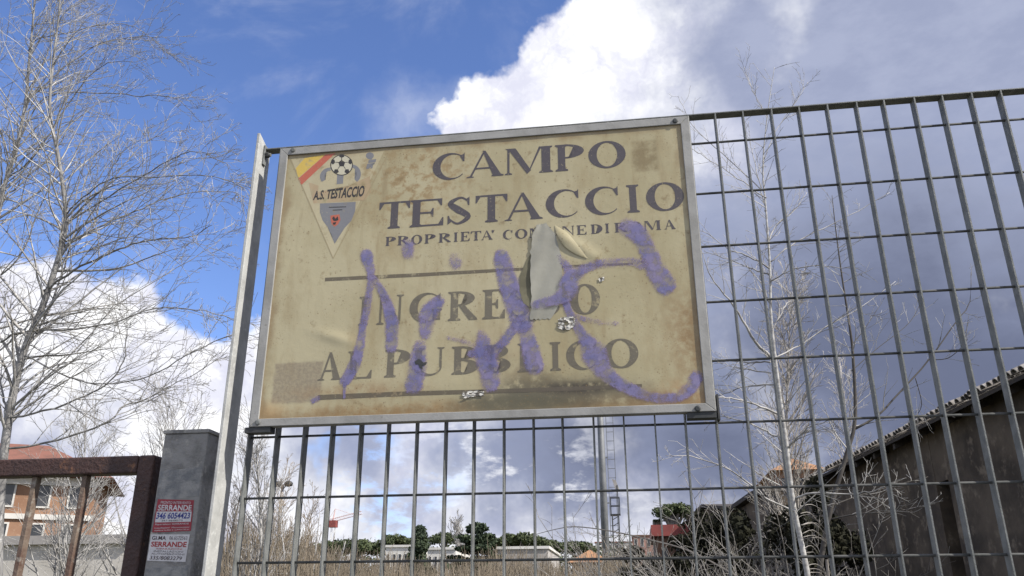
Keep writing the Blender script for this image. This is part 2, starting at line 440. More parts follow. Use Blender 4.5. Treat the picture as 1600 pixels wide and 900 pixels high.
M_pink = film_material('washed_out_red_print', (.46, .20, .13), .78, (.45, .66))
M_blue = film_material('blue_grey_print', (.165, .17, .19), .08, (.62, .8))
M_ball = film_material('ball_white_print', (.50, .47, .36), .1, (.62, .8))
M_black = film_material('black_print', (.03, .027, .024), .0, (.66, .8))
M_line = film_material('pennant_outline', (.30, .24, .13), .25, (.55, .75))
M_pale = film_material('pennant_ground', (.50, .44, .29), .55, (.5, .7))

sign = thing('entrance_sign', 'weathered cream football ground sign in metal frame with purple graffiti, fixed to the grid fence', 'sign', ((BX0 + BX1) / 2, -.02, BZ0))
def make_sign():
    # frame: four mitred profiles
    yb = -.008
    x0, x1, z0, z1 = BX0, BX1, BZ0, BZ1
    O = [(x0, z0), (x1, z0), (x1, z1), (x0, z1)]
    I = [(x0 + FW, z0 + FW * .86), (x1 - FW, z0 + FW * .86), (x1 - FW, z1 - FW), (x0 + FW, z1 - FW)]
    fr = []
    for a in range(4):
        b = (a + 1) % 4
        P = [O[a], O[b], I[b], I[a]]
        if a == 3: pass
        o = MB().prism([(p[0], YF, p[1]) for p in P], (0, yb - YF, 0)).build('frame_profile', M_frame, sign)
        bevel(o, .0011); fr.append(o)
    # screws
    for (px, py) in [(458, 234.5), (1055, 189), (1090, 638.5), (403, 660)]:
        p = on_y(px, py, YF)
        a = 0 if py > 400 else 2
        MB().tube([(p[0], YF - .0002, p[2]), (p[0], YF - .0022, p[2]), (p[0], YF - .003, p[2])], [.0062, .0060, .0038], 12).build('screw', M_dark if px > 1000 else M_galv, fr[a])
    # backing board and film
    MB().box((x0 + .004, -.0235, z0 + .004), (x1 - .004, -.0125, z1 - .004)).build('backing_board', M_dark, sign)
    nu, nv = 260, 190
    us = np.linspace(x0 + FW * .8, x1 - FW * .8, nu); vs = np.linspace(z0 + FW * .7, z1 - FW * .8, nv)
    U, Vv = np.meshgrid(us, vs)
    P = lift(np.stack([U.ravel(), Vv.ravel()], 1), 0)
    F = [(j * nu + i, j * nu + i + 1, (j + 1) * nu + i + 1, (j + 1) * nu + i) for j in range(nv - 1) for i in range(nu - 1)]
    film = mesh_obj('board', P, F, M_film, sign, True)
    # angle brackets that carry the sign on the mesh
    for i0, i1 in ((0, 1), (15, 16)):
        xa, xb = i0 * PX + .001, i1 * PX - .004
        zb = Z0 - 6 * PZ + .0028
        pr = [(xa, -.027, BZ0 - .0006), (xa, -.027, BZ0 - .0120), (xa, -.0045, zb), (xa, -.0006, zb), (xa, -.0006, BZ0 + .05), (xa, -.005, BZ0 + .05), (xa, -.005, BZ0 - .0006)]
        MB().prism(pr, (xb - xa, 0, 0)).build('bracket', M_dark, sign)
    xr = 16 * PX
    MB().box((xr + .001, -.006, BZ0 - .012), (xr + .005, .020, BZ0 + .040)).build('clamp_plate', M_dark, sign)
    return film
film = make_sign()

LAYER = [0]
def printed(name, polys, mat, off=.00025, parent=None, cut=.012):
    """flat print: list of closed outlines in board coordinates, laid on the wavy film"""
    bm = bmesh.new()
    for n_, poly in enumerate(polys):
        vs = [bm.verts.new((p[0], 0, p[1])) for p in poly]
        try: f = bm.faces.new(vs)
        except ValueError: continue
    bmesh.ops.triangulate(bm, faces=bm.faces[:])
    xs = [v.co.x for v in bm.verts]; zs = [v.co.z for v in bm.verts]
    if not xs: return None
    for ax, lo, hi in ((0, min(xs), max(xs)), (2, min(zs), max(zs))):
        c = lo + cut
        while c < hi:
            co = [0, 0, 0]; no = [0, 0, 0]; co[ax] = c; no[ax] = 1
            bmesh.ops.bisect_plane(bm, geom=bm.verts[:] + bm.edges[:] + bm.faces[:], plane_co=co, plane_no=no)
            c += cut
    bm.verts.ensure_lookup_table()
    V = np.array([v.co[:] for v in bm.verts])
    isl = {}
    F = [[v.index for v in f.verts] for f in bm.faces]
    bm.verts.index_update()
    F = [[v.index for v in f.verts] for f in bm.faces]
    # pieces that overlap get a hair of height each
    n = len(V); par = list(range(n))
    def find(a):
        while par[a] != a: par[a] = par[par[a]]; a = par[a]
        return a
    for f in F:
        for a in f[1:]: par[find(a)] = find(f[0])
    ids = {}; lev = np.zeros(n)
    for a in range(n): lev[a] = ids.setdefault(find(a), len(ids)) % 7
    P = lift(V[:, [0, 2]], off) ; P[:, 1] -= lev * .00004
    bm.free()
    return mesh_obj(name, P, F, mat, parent if parent is not None else film)

# ---- serif capitals as outlines in a W x H box
def arc(cx, cy, rx, ry, ix, iy, a0, a1, icx=None, n=22):
    icx = cx if icx is None else icx
    A = np.radians(np.linspace(a0, a1, n))
    out = [(cx + rx * math.cos(a), cy + ry * math.sin(a)) for a in A]
    inn = [(icx + ix * math.cos(a), cy + iy * math.sin(a)) for a in A]
    return [[out[i], out[i + 1], inn[i + 1], inn[i]] for i in range(n - 1)]
def joined(quads):
    """one outline out of an arc's quads (open arcs)"""
    return [[q[0] for q in quads] + [quads[-1][1], quads[-1][2]] + [q[3] for q in quads[::-1]]]
def sweep(pts, wid):
    P = np.array(pts, float)
    t = np.linspace(0, 1, len(P)); tt = np.linspace(0, 1, 40)
    # Catmull-Rom
    Q = []
    for x in tt:
        s = x * (len(P) - 1); i = min(int(s), len(P) - 2); f = s - i
        p0, p1, p2, p3 = P[max(i - 1, 0)], P[i], P[i + 1], P[min(i + 2, len(P) - 1)]
        Q.append(.5 * (2 * p1 + (p2 - p0) * f + (2 * p0 - 5 * p1 + 4 * p2 - p3) * f ** 2 + (3 * p1 - p0 - 3 * p2 + p3) * f ** 3))
    Q = np.array(Q); w = np.interp(tt, t, wid)
    T = np.gradient(Q, axis=0); T /= np.linalg.norm(T, axis=1)[:, None]
    N = np.stack([-T[:, 1], T[:, 0]], 1)
    a = Q + N * w[:, None] / 2; b = Q - N * w[:, None] / 2
    return [[tuple(a[i]), tuple(a[i + 1]), tuple(b[i + 1]), tuple(b[i])] for i in range(len(Q) - 1)]
def glyph(ch, W_, H_):
    t = min(.245 * H_ * (.7 + .3 * W_ / H_), .36 * W_); s = .064 * H_; e = .085 * H_
    R = lambda x0, y0, x1, y1: [(x0, y0), (x1, y0), (x1, y1), (x0, y1)]
    def foot(x0, x1, y, up):
        d = s * .75
        return [(x0 - e, y), (x1 + e, y), (x1 + e, y + d * up), (x1, y + 2.0 * d * up), (x0, y + 2.0 * d * up), (x0 - e, y + d * up)]
    P = []
    if ch in 'IPRBDLEF':
        x0 = e if ch != 'I' else (W_ - t) / 2
        P += [R(x0, 0, x0 + t, H_), foot(x0, x0 + t, 0, 1), foot(x0, x0 + t, H_, -1)]
    if ch == 'P': P += joined(arc(e + t, H_ * .73, W_ - e - t, H_ * .27, W_ - e - t - t * .95, H_ * .27 - s, 90, -90))
    if ch == 'R':
        P += joined(arc(e + t, H_ * .745, (W_ - e - t) * .86, H_ * .255, (W_ - e - t) * .86 - t * .9, H_ * .255 - s, 90, -90))
        P += [[(e + t * 1.1, H_ * .50), (e + t * 1.9, H_ * .51), (W_ - e * .2, s), (W_, 0), (W_ - t * 1.1, 0)]]
    if ch == 'B':
        P += joined(arc(e + t, H_ * .76, (W_ - e - t) * .86, H_ * .24, (W_ - e - t) * .86 - t * .85, H_ * .24 - s, 90, -90))
        P += joined(arc(e + t, H_ * .272, W_ - e - t, H_ * .272, W_ - e - t - t, H_ * .272 - s, 90, -90))
    if ch == 'D': P += joined(arc(e + t, H_ * .5, W_ - e - t, H_ * .5, W_ - e - t - t, H_ * .5 - s, 90, -90))
    if ch in 'LE':
        P += [R(e, 0, W_, s), [(W_ - s, 0), (W_, 0), (W_, H_ * .30), (W_ - s * .6, H_ * .30), (W_ - H_ * .17, s)]]
    if ch == 'E':
        P += [R(e, H_ - s, W_ * .95, H_), [(W_ * .95 - s, H_), (W_ * .95 - H_ * .16, H_ - s), (W_ * .95 - s * .6, H_ * .74), (W_ * .95, H_ * .74), (W_ * .95, H_)]]
        P += [R(e + t, H_ * .5 - s * .5, W_ * .70, H_ * .5 + s * .5), [(W_ * .70, H_ * .34), (W_ * .70, H_ * .66), (W_ * .70 - s * .6, H_ * .66), (W_ * .70 - H_ * .11, H_ * .5), (W_ * .70 - s * .6, H_ * .34)]]
    if ch == 'T':
        c = W_ / 2
        P += [R(c - t / 2, 0, c + t / 2, H_), foot(c - t / 2, c + t / 2, 0, 1), R(0, H_ - s, W_, H_),
              [(0, H_ * .72), (s * .6, H_ * .72), (H_ * .16, H_ - s), (0, H_)], [(W_, H_ * .72), (W_, H_), (W_ - H_ * .16, H_ - s), (W_ - s * .6, H_ * .72)]]
    if ch == 'O': P += arc(W_ / 2, H_ / 2, W_ / 2, H_ * .515, W_ / 2 - t * 1.05, H_ * .515 - s, 0, 360, n=44)
    if ch in 'CG':
        a1 = 318 if ch == 'C' else 300
        P += arc(W_ * .53, H_ / 2, W_ * .53, H_ * .515, W_ * .53 - t * .62, H_ * .515 - s, 44, a1, icx=W_ * .53 + t * .44, n=34)
        P += [[(W_ * .93, H_ * .66), (W_ * .97, H_ * .66), (W_ * .97, H_), (W_ * .93, H_ * .93), (W_ * .82, H_ * .90)]]
        if ch == 'G':
            P += [R(W_ * .98 - t, H_ * .06, W_ * .98, H_ * .42), foot(W_ * .98 - t, W_ * .98 - e * .4, H_ * .44, -1)]
            P += arc(W_ * .53, H_ / 2, W_ * .53, H_ * .515, W_ * .53 - t * .62, H_ * .515 - s, 300, 322, icx=W_ * .53 + t * .44, n=6)
    if ch == 'A':
        ax = W_ * .47; y = H_ * .30
        P += [[(ax - t * .18, H_), (ax + t * .18, H_), (W_ - e * .6, 0), (W_ - e * .6 - t * 1.12, 0)],
              [(e * 1.1, 0), (e * 1.1 + s * 1.2, 0), (ax + s * .3, H_ * .93), (ax - s * .8, H_ * .93)], R(W_ * .24, y, W_ * .70, y + s),
              foot(e * 1.1, e * 1.1 + s * 1.2, 0, .6), foot(W_ - e * 1.0 - t * .9, W_ - e, 0, .8)]
    if ch == 'N':
        P += [R(e, 0, e + s * 1.1, H_), R(W_ - e - s * 1.1, 0, W_ - e, H_), [(e - e, H_), (e + t * .95, H_), (W_ - e, 0), (W_ - e - s, 0), (e + s, H_ * .93)],
              foot(e, e + s * 1.1, 0, .8), foot(W_ - e - s * 1.1, W_ - e, H_, -.8)]
    if ch == 'M':
        c = W_ * .47
        P += [R(e, 0, e + s * 1.1, H_), R(W_ - e - t, 0, W_ - e, H_), [(0, H_), (e + t * .95, H_), (c + t * .42, H_ * .12), (c, 0), (c - s * .2, 0), (e + s, H_ * .92)],
              [(c, 0), (c + s, s), (W_ - e - t, H_), (W_ - e - t - s * 1.3, H_)], foot(e, e + s * 1.1, 0, .8), foot(W_ - e - t, W_ - e, 0, .9), foot(W_ - e - t, W_ - e - e * .1, H_, -.9)]
    if ch == 'U':
        P += [R(e, H_ * .3, e + t, H_), R(W_ - e - s * 1.2, H_ * .3, W_ - e, H_), foot(e, e + t, H_, -1), foot(W_ - e - s * 1.2, W_ - e, H_, -.8)]
        P += joined(arc(W_ / 2, H_ * .3, W_ / 2 - e, H_ * .315, W_ / 2 - e - t * .6, H_ * .315 - s * 1.3, 180, 360, icx=W_ / 2 + t * .38))
    if ch == 'S':
        P += sweep([(W_ * .86, H_ * .80), (W_ * .56, H_ * .975), (W_ * .16, H_ * .78), (W_ * .45, H_ * .54), (W_ * .84, H_ * .26), (W_ * .46, H_ * .025), (W_ * .10, H_ * .22)],
                   [s * .8, s * 1.1, t * .75, t * 1.05, t * .8, s * 1.1, s * .8])
        P += [[(W_ * .84, H_ * .68), (W_ * .885, H_ * .68), (W_ * .885, H_ * 1.0), (W_ * .85, H_ * .97), (W_ * .76, H_ * .92)],
              [(W_ * .07, 0), (W_ * .11, H_ * .03), (W_ * .20, H_ * .09), (W_ * .115, H_ * .33), (W_ * .07, H_ * .33)]]
    if ch == "'": P += [[(0, H_), (W_, H_), (W_ * .55, H_ * .7), (W_ * .35, H_ * .7)]]
    return P
def word(chars, mat, top, base, dz=0.0, label=None, parent=None):
    """chars: (letter, left px, right px); top / base: two pixel points each along the cap line / baseline"""
    vt = [S(*p)[1] for p in top]; vb = [S(*p)[1] for p in base]
    v1 = sum(vt) / len(vt); v0 = sum(vb) / len(vb)
    polys = []
    for ch, a, b in chars:
        ym = base[0][1] + (base[1][1] - base[0][1]) * ((a + b) / 2 - base[0][0]) / (base[1][0] - base[0][0]) - 15
        u0 = S(a, ym)[0]; u1 = S(b, ym)[0]
        for p in glyph(ch, u1 - u0, v1 - v0): polys.append([(u0 + q[0], v0 + q[1]) for q in p])
    o = printed('lettering', polys, mat)
    if label: o['label'] = label
    return o
word([('C', 676, 727), ('A', 729, 787), ('M', 789, 864), ('P', 868, 913), ('O', 919.5, 978)], M_ink,
     [(700, 238.5), (948, 222.5)], [(755, 277), (885, 266.5)], label='large dark serif word CAMPO')
word([('T', 592, 640), ('E', 641, 693), ('S', 697, 738), ('T', 743, 793), ('A', 788, 848), ('C', 853, 906), ('C', 914.5, 968), ('I', 974, 1005), ('O', 1010, 1069.5)], M_ink,
     [(615, 315), (990, 289)], [(620, 355.5), (990, 333.5)], label='large dark serif word TESTACCIO')
word([('P', 603, 619), ('R', 622, 640), ('O', 643, 660), ('P', 664, 681), ('R', 686, 705), ('I', 708, 717), ('E', 720, 734), ('T', 736, 752), ('A', 752, 770), ("'", 768, 773)], M_ink,
     [(610, 369.5), (760, 360.5)], [(612, 384), (760, 374.5)], label='small dark serif line PROPRIETA')
for w_, lb in (([('C', 786, 801), ('O', 805, 824), ('M', 827, 850), ('U', 854, 873), ('N', 878, 897), ('E', 901, 916)], 'COMUNE'), ([('D', 923, 941), ('I', 944, 953)], 'DI'), ([('R', 960, 979), ('O', 983, 1002), ('M', 1006, 1032), ('A', 1037, 1055)], 'ROMA')):
    word(w_, M_ink, [(795, 359), (1045, 343.5)], [(795, 373), (1045, 359)], label='small dark serif word ' + lb)
word([('I', 558, 578), ('N', 589, 630), ('G', 640, 689), ('R', 700, 746), ('E', 754, 789), ('S', 796, 829), ('S', 839, 876), ('O', 891, 938)], M_ink2,
     [(568, 462), (915, 446)], [(568, 508.5), (915, 491)], label='faded serif word INGRESSO')
for w_, lb in (([('A', 497, 535), ('L', 543, 581)], 'AL'), ([('P', 601, 641), ('U', 644, 694), ('B', 706, 748), ('B', 757, 798), ('L', 809, 848), ('I', 856, 880), ('C', 885, 934), ('O', 943, 998)], 'PUBBLICO')):
    word(w_, M_ink2, [(520, 553), (970, 527)], [(520, 593.5), (970, 575)], label='faded serif word ' + lb)
def px_poly(pts): return [S(*p) for p in pts]
printed('rule_line', [px_poly([(508, 439.5), (508, 434), (640, 427.5), (760, 421), (820, 418), (895, 414), (989, 410.5), (989, 413.5), (895, 418), (820, 422.5), (640, 433)])], M_inkbar)
printed('rule_line', [px_poly([(497, 625), (497, 617), (640, 611.5), (780, 608), (900, 604), (1003, 600), (1003, 605), (900, 611), (780, 614.5), (640, 618.5)])], M_inkbar)

# ---- club pennant
def emblem():
    printed('pennant', [px_poly([(455, 249), (600, 236.5), (520.5, 402)])], M_pale, .00012)
    ol = []
    for (a, b) in (((454, 249), (520.5, 404)), ((520.5, 404), (607, 240))):
        (ax, ay), (bx, by) = a, b; L = math.hypot(bx - ax, by - ay); nx, ny = (by - ay) / L * .7, -(bx - ax) / L * .7
        ol.append(px_poly([(ax + nx, ay + ny), (bx + nx, by + ny), (bx - nx, by - ny), (ax - nx, ay - ny)]))
    printed('pennant_outline', ol, M_line, .0002)
    printed('yellow_stripe', [px_poly([(462, 263), (476, 247), (508, 241.5), (466, 278)])], M_yellow, .0002)
    printed('red_stripe', [px_poly([(465.5, 279.5), (508.5, 241.5), (524, 239.5), (471, 289)])], M_red, .0002)
    printed('washed_panel', [px_poly([(482, 285), (498, 290), (497, 300), (545, 297), (545, 290), (578, 275), (580, 300), (570, 313), (490, 318)])], M_pink, .0002)
    def ring(cx, cy, rx, ry, ix, iy, a0, a1):
        return [px_poly(joined(arc(cx, cy, rx, ry, ix, iy, a0, a1, n=16))[0])]
    printed('amphora_handle', ring(515.5, 276, 15.5, 14, 8.5, 9, 145, 275), M_blue, .00022)
    printed('amphora_handle', ring(549.5, 272, 14.5, 15, 8, 10, -88, 55), M_blue, .00022)
    printed('amphora_neck', [px_poly([(527, 273), (537, 272), (536, 287), (526, 288)])], M_blue, .00022)
    # ball
    cx, cy, r = 533.8, 258, 17.6
    circ = lambda rr: [(cx + rr * math.cos(a), cy + rr * .93 * math.sin(a)) for a in np.linspace(0, 2 * math.pi, 33)[:-1]]
    ball = printed('football', [px_poly(circ(r))], M_black, .00034)
    printed('ball_face', [px_poly(circ(r - 1.4))], M_ball, .00042)
    pent = lambda x, y, s, ro, sx=1, sy=1: px_poly([(x + sx * s * math.sin(ro + i * 2 * math.pi / 5), y - sy * s * math.cos(ro + i * 2 * math.pi / 5)) for i in range(5)])
    pp = [pent(534, 255.5, 5.6, 0)]
    seams = []
    for i in range(5):
        a = i * 2 * math.pi / 5
        ox, oy = 534 + 14.2 * math.sin(a), 257 - 13.3 * math.cos(a)
        pp.append(pent(ox, oy, 4.3, a + math.pi, .72 + .28 * abs(math.cos(a)), .72 + .28 * abs(math.sin(a))))
        x0, y0 = 534 + 5.2 * math.sin(a), 255.5 - 5.2 * math.cos(a)
        x1, y1 = 534 + 10 * math.sin(a), 256.5 - 9.5 * math.cos(a)
        nx, ny = .45 * math.cos(a), .45 * math.sin(a)
        seams.append(px_poly([(x0 + nx, y0 + ny), (x1 + nx, y1 + ny), (x1 - nx, y1 - ny), (x0 - nx, y0 - ny)]))
    printed('ball_patch', pp + seams, M_black, .0005)
    # lower body of the amphora
    printed('amphora_body', [px_poly([(500, 318), (556, 315.5), (555, 330), (549, 345), (538, 357), (529, 369), (523, 381), (519, 368), (512, 355), (504, 344), (500, 332)])], M_blue, .00022)
    printed('small_crest', [px_poly([(516.5, 337), (530.5, 335), (532, 344), (528, 351), (523, 354.5), (518, 350), (517, 344)])], M_red, .00034)
    printed('crest_mark', [px_poly([(519, 341), (522, 338), (524, 342), (528, 338), (529, 344), (524, 346), (521, 345)]), px_poly([(520, 348), (526, 347), (524, 351), (521, 351)])], M_black, .00045)
    for (x0, x1, y) in ((514, 541, 323.5), (520, 535, 328)):
        printed('small_print', [px_poly([(x0, y), (x1, y - .8), (x1, y + .5), (x0, y + 1.2)])], M_black, .00034)
    # small mark at the right: round head over block letters
    circ2 = [(578 + 6.2 * math.cos(a), 243.5 + 5.4 * math.sin(a)) for a in np.linspace(0, 2 * math.pi, 20)[:-1]]
    printed('small_badge', [px_poly(circ2), px_poly([(580, 247), (582, 249), (577, 250)]), px_poly([(576, 250.5), (588, 248.5), (587, 253.5), (575.5, 255)]), px_poly([(574, 256), (586, 254.5), (585, 257), (578, 258), (576, 264), (572, 264)]),
                            px_poly([(580, 258.5), (583, 258), (582, 263), (579, 263.5)])], M_blue, .00022)
emblem()

def text_polys(txt, size=1.0, shear=0.0, offset=0.0, spacing=1.0):
    cu = bpy.data.curves.new('tmp_text', 'FONT')
    cu.body = txt; cu.size = size; cu.shear = shear; cu.offset = offset; cu.space_character = spacing
    cu.resolution_u = 3; cu.fill_mode = 'FRONT'
    o = bpy.data.objects.new('tmp_text', cu); COL.objects.link(o)
    dg = bpy.context.evaluated_depsgraph_get(); dg.update()
    me = bpy.data.meshes.new_from_object(o.evaluated_get(dg))
    V = np.array([v.co[:2] for v in me.vertices]); F = [list(p.vertices) for p in me.polygons]
    bpy.data.objects.remove(o); bpy.data.curves.remove(cu); bpy.data.meshes.remove(me)
    return V, F
def club_text():
    V, F = text_polys('A.S. TESTACCIO', 1, .28, .03, 1.0)
    lo, hi = V.min(0), V.max(0)
    q = (V - lo) / (hi - lo)
    # bilinear onto four pixel corners
    c = [np.array(S(489, 313)), np.array(S(569, 307)), np.array(S(570, 289.5)), np.array(S(489, 299))]
    P = (1 - q[:, :1]) * (1 - q[:, 1:]) * c[0] + q[:, :1] * (1 - q[:, 1:]) * c[1] + q[:, :1] * q[:, 1:] * c[2] + (1 - q[:, :1]) * q[:, 1:] * c[3]
    o = mesh_obj('lettering', lift(P, .0004), F, M_black, film)
    o['label'] = 'black slanted club name on the pennant'
club_text()

# ---- spray paint
def spray_material():
    m = bpy.data.materials.new('purple_spray_paint'); m.use_nodes = True
    g = NT(m.node_tree); bs = m.node_tree.nodes['Principled BSDF']
    pos = g.n('ShaderNodeNewGeometry').outputs['Position']
    at = g.n('ShaderNodeAttribute', attribute_name='paint').outputs['Fac']
    n1 = g.noise(pos, 330, 3, .7); n2 = g.noise(pos, 60, 4, .6); n3 = g.noise(pos, 24, 4, .6)
    v = g.m('ADD', at, g.m('ADD', g.m('MULTIPLY', g.m('SUBTRACT', n1, .5), 1.5), g.m('MULTIPLY', g.m('SUBTRACT', n2, .5), .7)))
    fade = g.ramp(g.noise(pos, 38, 5, .65), .34, .60, .28, 1.0)
    al = g.m('MULTIPLY', g.m('MULTIPLY', g.ramp(v, .22, .85), fade), .88)
    c = g.mix(g.ramp(n3, .35, .65), (.145, .14, .30, 1), (.21, .18, .315, 1))
    c = g.mix(g.ramp(v, .8, .35), c, (.30, .215, .34, 1))
    c = g.mix(g.m('MULTIPLY', g.ramp(n2, .55, .75), .5), c, (.36, .31, .40, 1))
    g.put(bs.inputs['Base Color'], c); bs.inputs['Roughness'].default_value = .55
    g.put(bs.inputs['Alpha'], al)
    return m
M_spray = spray_material()
def spray(pts, wid, strength=1.0, off=.0009):
    P = np.array(pts, float); n = max(10, int(np.hypot(*np.diff(P, axis=0).T).sum() / 4)) if len(P) > 1 else 8
    t = np.linspace(0, 1, len(P)); tt = np.linspace(0, 1, n)
    Q = []
    for x in tt:
        s = x * (len(P) - 1); i = min(int(s), len(P) - 2); f = s - i
        p0, p1, p2, p3 = P[max(i - 1, 0)], P[i], P[i + 1], P[min(i + 2, len(P) - 1)]
        Q.append(.5 * (2 * p1 + (p2 - p0) * f + (2 * p0 - 5 * p1 + 4 * p2 - p3) * f ** 2 + (3 * p1 - p0 - 3 * p2 + p3) * f ** 3))
    Q = np.array(Q)
    w = np.interp(tt, t, wid) * .98; st = np.interp(tt, t, strength if hasattr(strength, '__len__') else [strength] * len(P))
    T = np.gradient(Q, axis=0); T /= np.linalg.norm(T, axis=1)[:, None] + 1e-9
    # round ends
    Q = np.vstack([Q[0] - T[0] * w[0] * .9, Q[0] - T[0] * w[0] * .5, Q, Q[-1] + T[-1] * w[-1] * .5, Q[-1] + T[-1] * w[-1] * .9])
    w = np.concatenate([[w[0] * .45, w[0] * .85], w, [w[-1] * .85, w[-1] * .45]])
    endf = np.concatenate([[0, .6], np.ones(n), [.6, 0]]); st = np.concatenate([[st[0]] * 2, st, [st[-1]] * 2])
    T = np.gradient(Q, axis=0); T /= np.linalg.norm(T, axis=1)[:, None] + 1e-9
    N = np.stack([-T[:, 1], T[:, 0]], 1)
    k = 9; cr = np.linspace(-1, 1, k)
    uv = []; pv = []
    for i in range(len(Q)):
        for c in cr:
            x, y = Q[i] + N[i] * w[i] * c
            uv.append(S(x, y)); pv.append(min(1.0, (1 - abs(c)) / .55) * endf[i] * (st[i]) - (.05 if abs(c) == 1 else 0))
    F = [(i * k + j, i * k + j + 1, (i + 1) * k + j + 1, (i + 1) * k + j) for i in range(len(Q) - 1) for j in range(k - 1)]
    o = mesh_obj('graffiti_stroke', lift(np.array(uv), off), F, M_spray, film)
    a = o.data.attributes.new('paint', 'FLOAT', 'POINT'); a.data.foreach_set('value', pv)
    return o
STROKES = [
    ([(573, 398), (575, 408), (580, 432), (573, 486), (567, 510), (563, 540), (554, 570), (539, 596)], [13, 13, 9, 9, 9, 10, 12, 11], [1.3, 1.2, .7, .75, .7, .95, 1.15, 1.1]),
    ([(539, 598), (538, 622)], [4, 3], .9),
    ([(582, 432), (602, 465), (612, 504), (612, 543)], [7, 11, 14, 13], [.7, .9, 1.1, 1.1]),
    ([(637, 383), (638, 399)], [15, 13], [.85, .75]),
    ([(686, 470), (670, 490), (665, 522)], [14, 20, 14], [.85, .9, .85]),
    ([(657, 540), (653, 570), (646, 604)], [14, 19, 19], [.85, 1.0, 1.1]),
    ([(711, 405), (713, 415)], [15, 13], .62),
    ([(752, 520), (757, 549), (764, 576), (766, 600)], [10, 26, 22, 20], [.5, 1.05, 1.05, 1.1]),
    ([(735, 553), (756, 550), (782, 538)], [8, 12, 8], .75),
    ([(783, 400), (793, 436), (806, 478), (817, 507)], [16, 21, 22, 24], [1.15, 1.2, 1.1, 1.05]),
    ([(819, 508), (829, 545), (835, 572)], [13, 19, 20], [1.0, 1.15, 1.2]),
    ([(808, 503), (792, 528), (774, 548), (764, 558)], [12, 12, 11, 14], [.9, .8, .8, .9]),
    ([(836, 477), (871, 468), (886, 457), (893, 436), (908, 424)], [10, 13, 20, 19, 12], [.8, .9, 1.2, 1.2, .8], .0035),
    ([(900, 428), (915, 420), (940, 412), (985, 409), (1006, 415)], [12, 12, 11, 10, 12], [.75, .72, .62, .55, .75]),
    ([(978, 355), (998, 366), (1012, 392), (1024, 420), (1040, 446)], [19, 20, 18, 21, 22], [.95, 1.1, 1.05, 1.15, 1.25]),
    ([(883, 469), (892, 493), (910, 523), (927, 551), (940, 575), (966, 598), (994, 612), (1024, 622), (1056, 621), (1078, 607), (1088, 589)], [9, 9, 12, 28, 20, 14, 13, 12, 12, 15, 16], [.9, .8, .9, 1.15, 1.05, .95, .9, .8, .75, .85, .9]),
    ([(900, 495), (930, 503), (965, 506)], [7, 7, 6], [.55, .5, .4]),
    ([(497, 622), (488, 628)], [7, 6], .6),
    ([(700, 528), (730, 536), (755, 548)], [5, 6, 6], .5),
    ([(874, 402), (888, 420)], [7, 12], [.5, .8]),
]
for s_ in STROKES: spray(*s_)

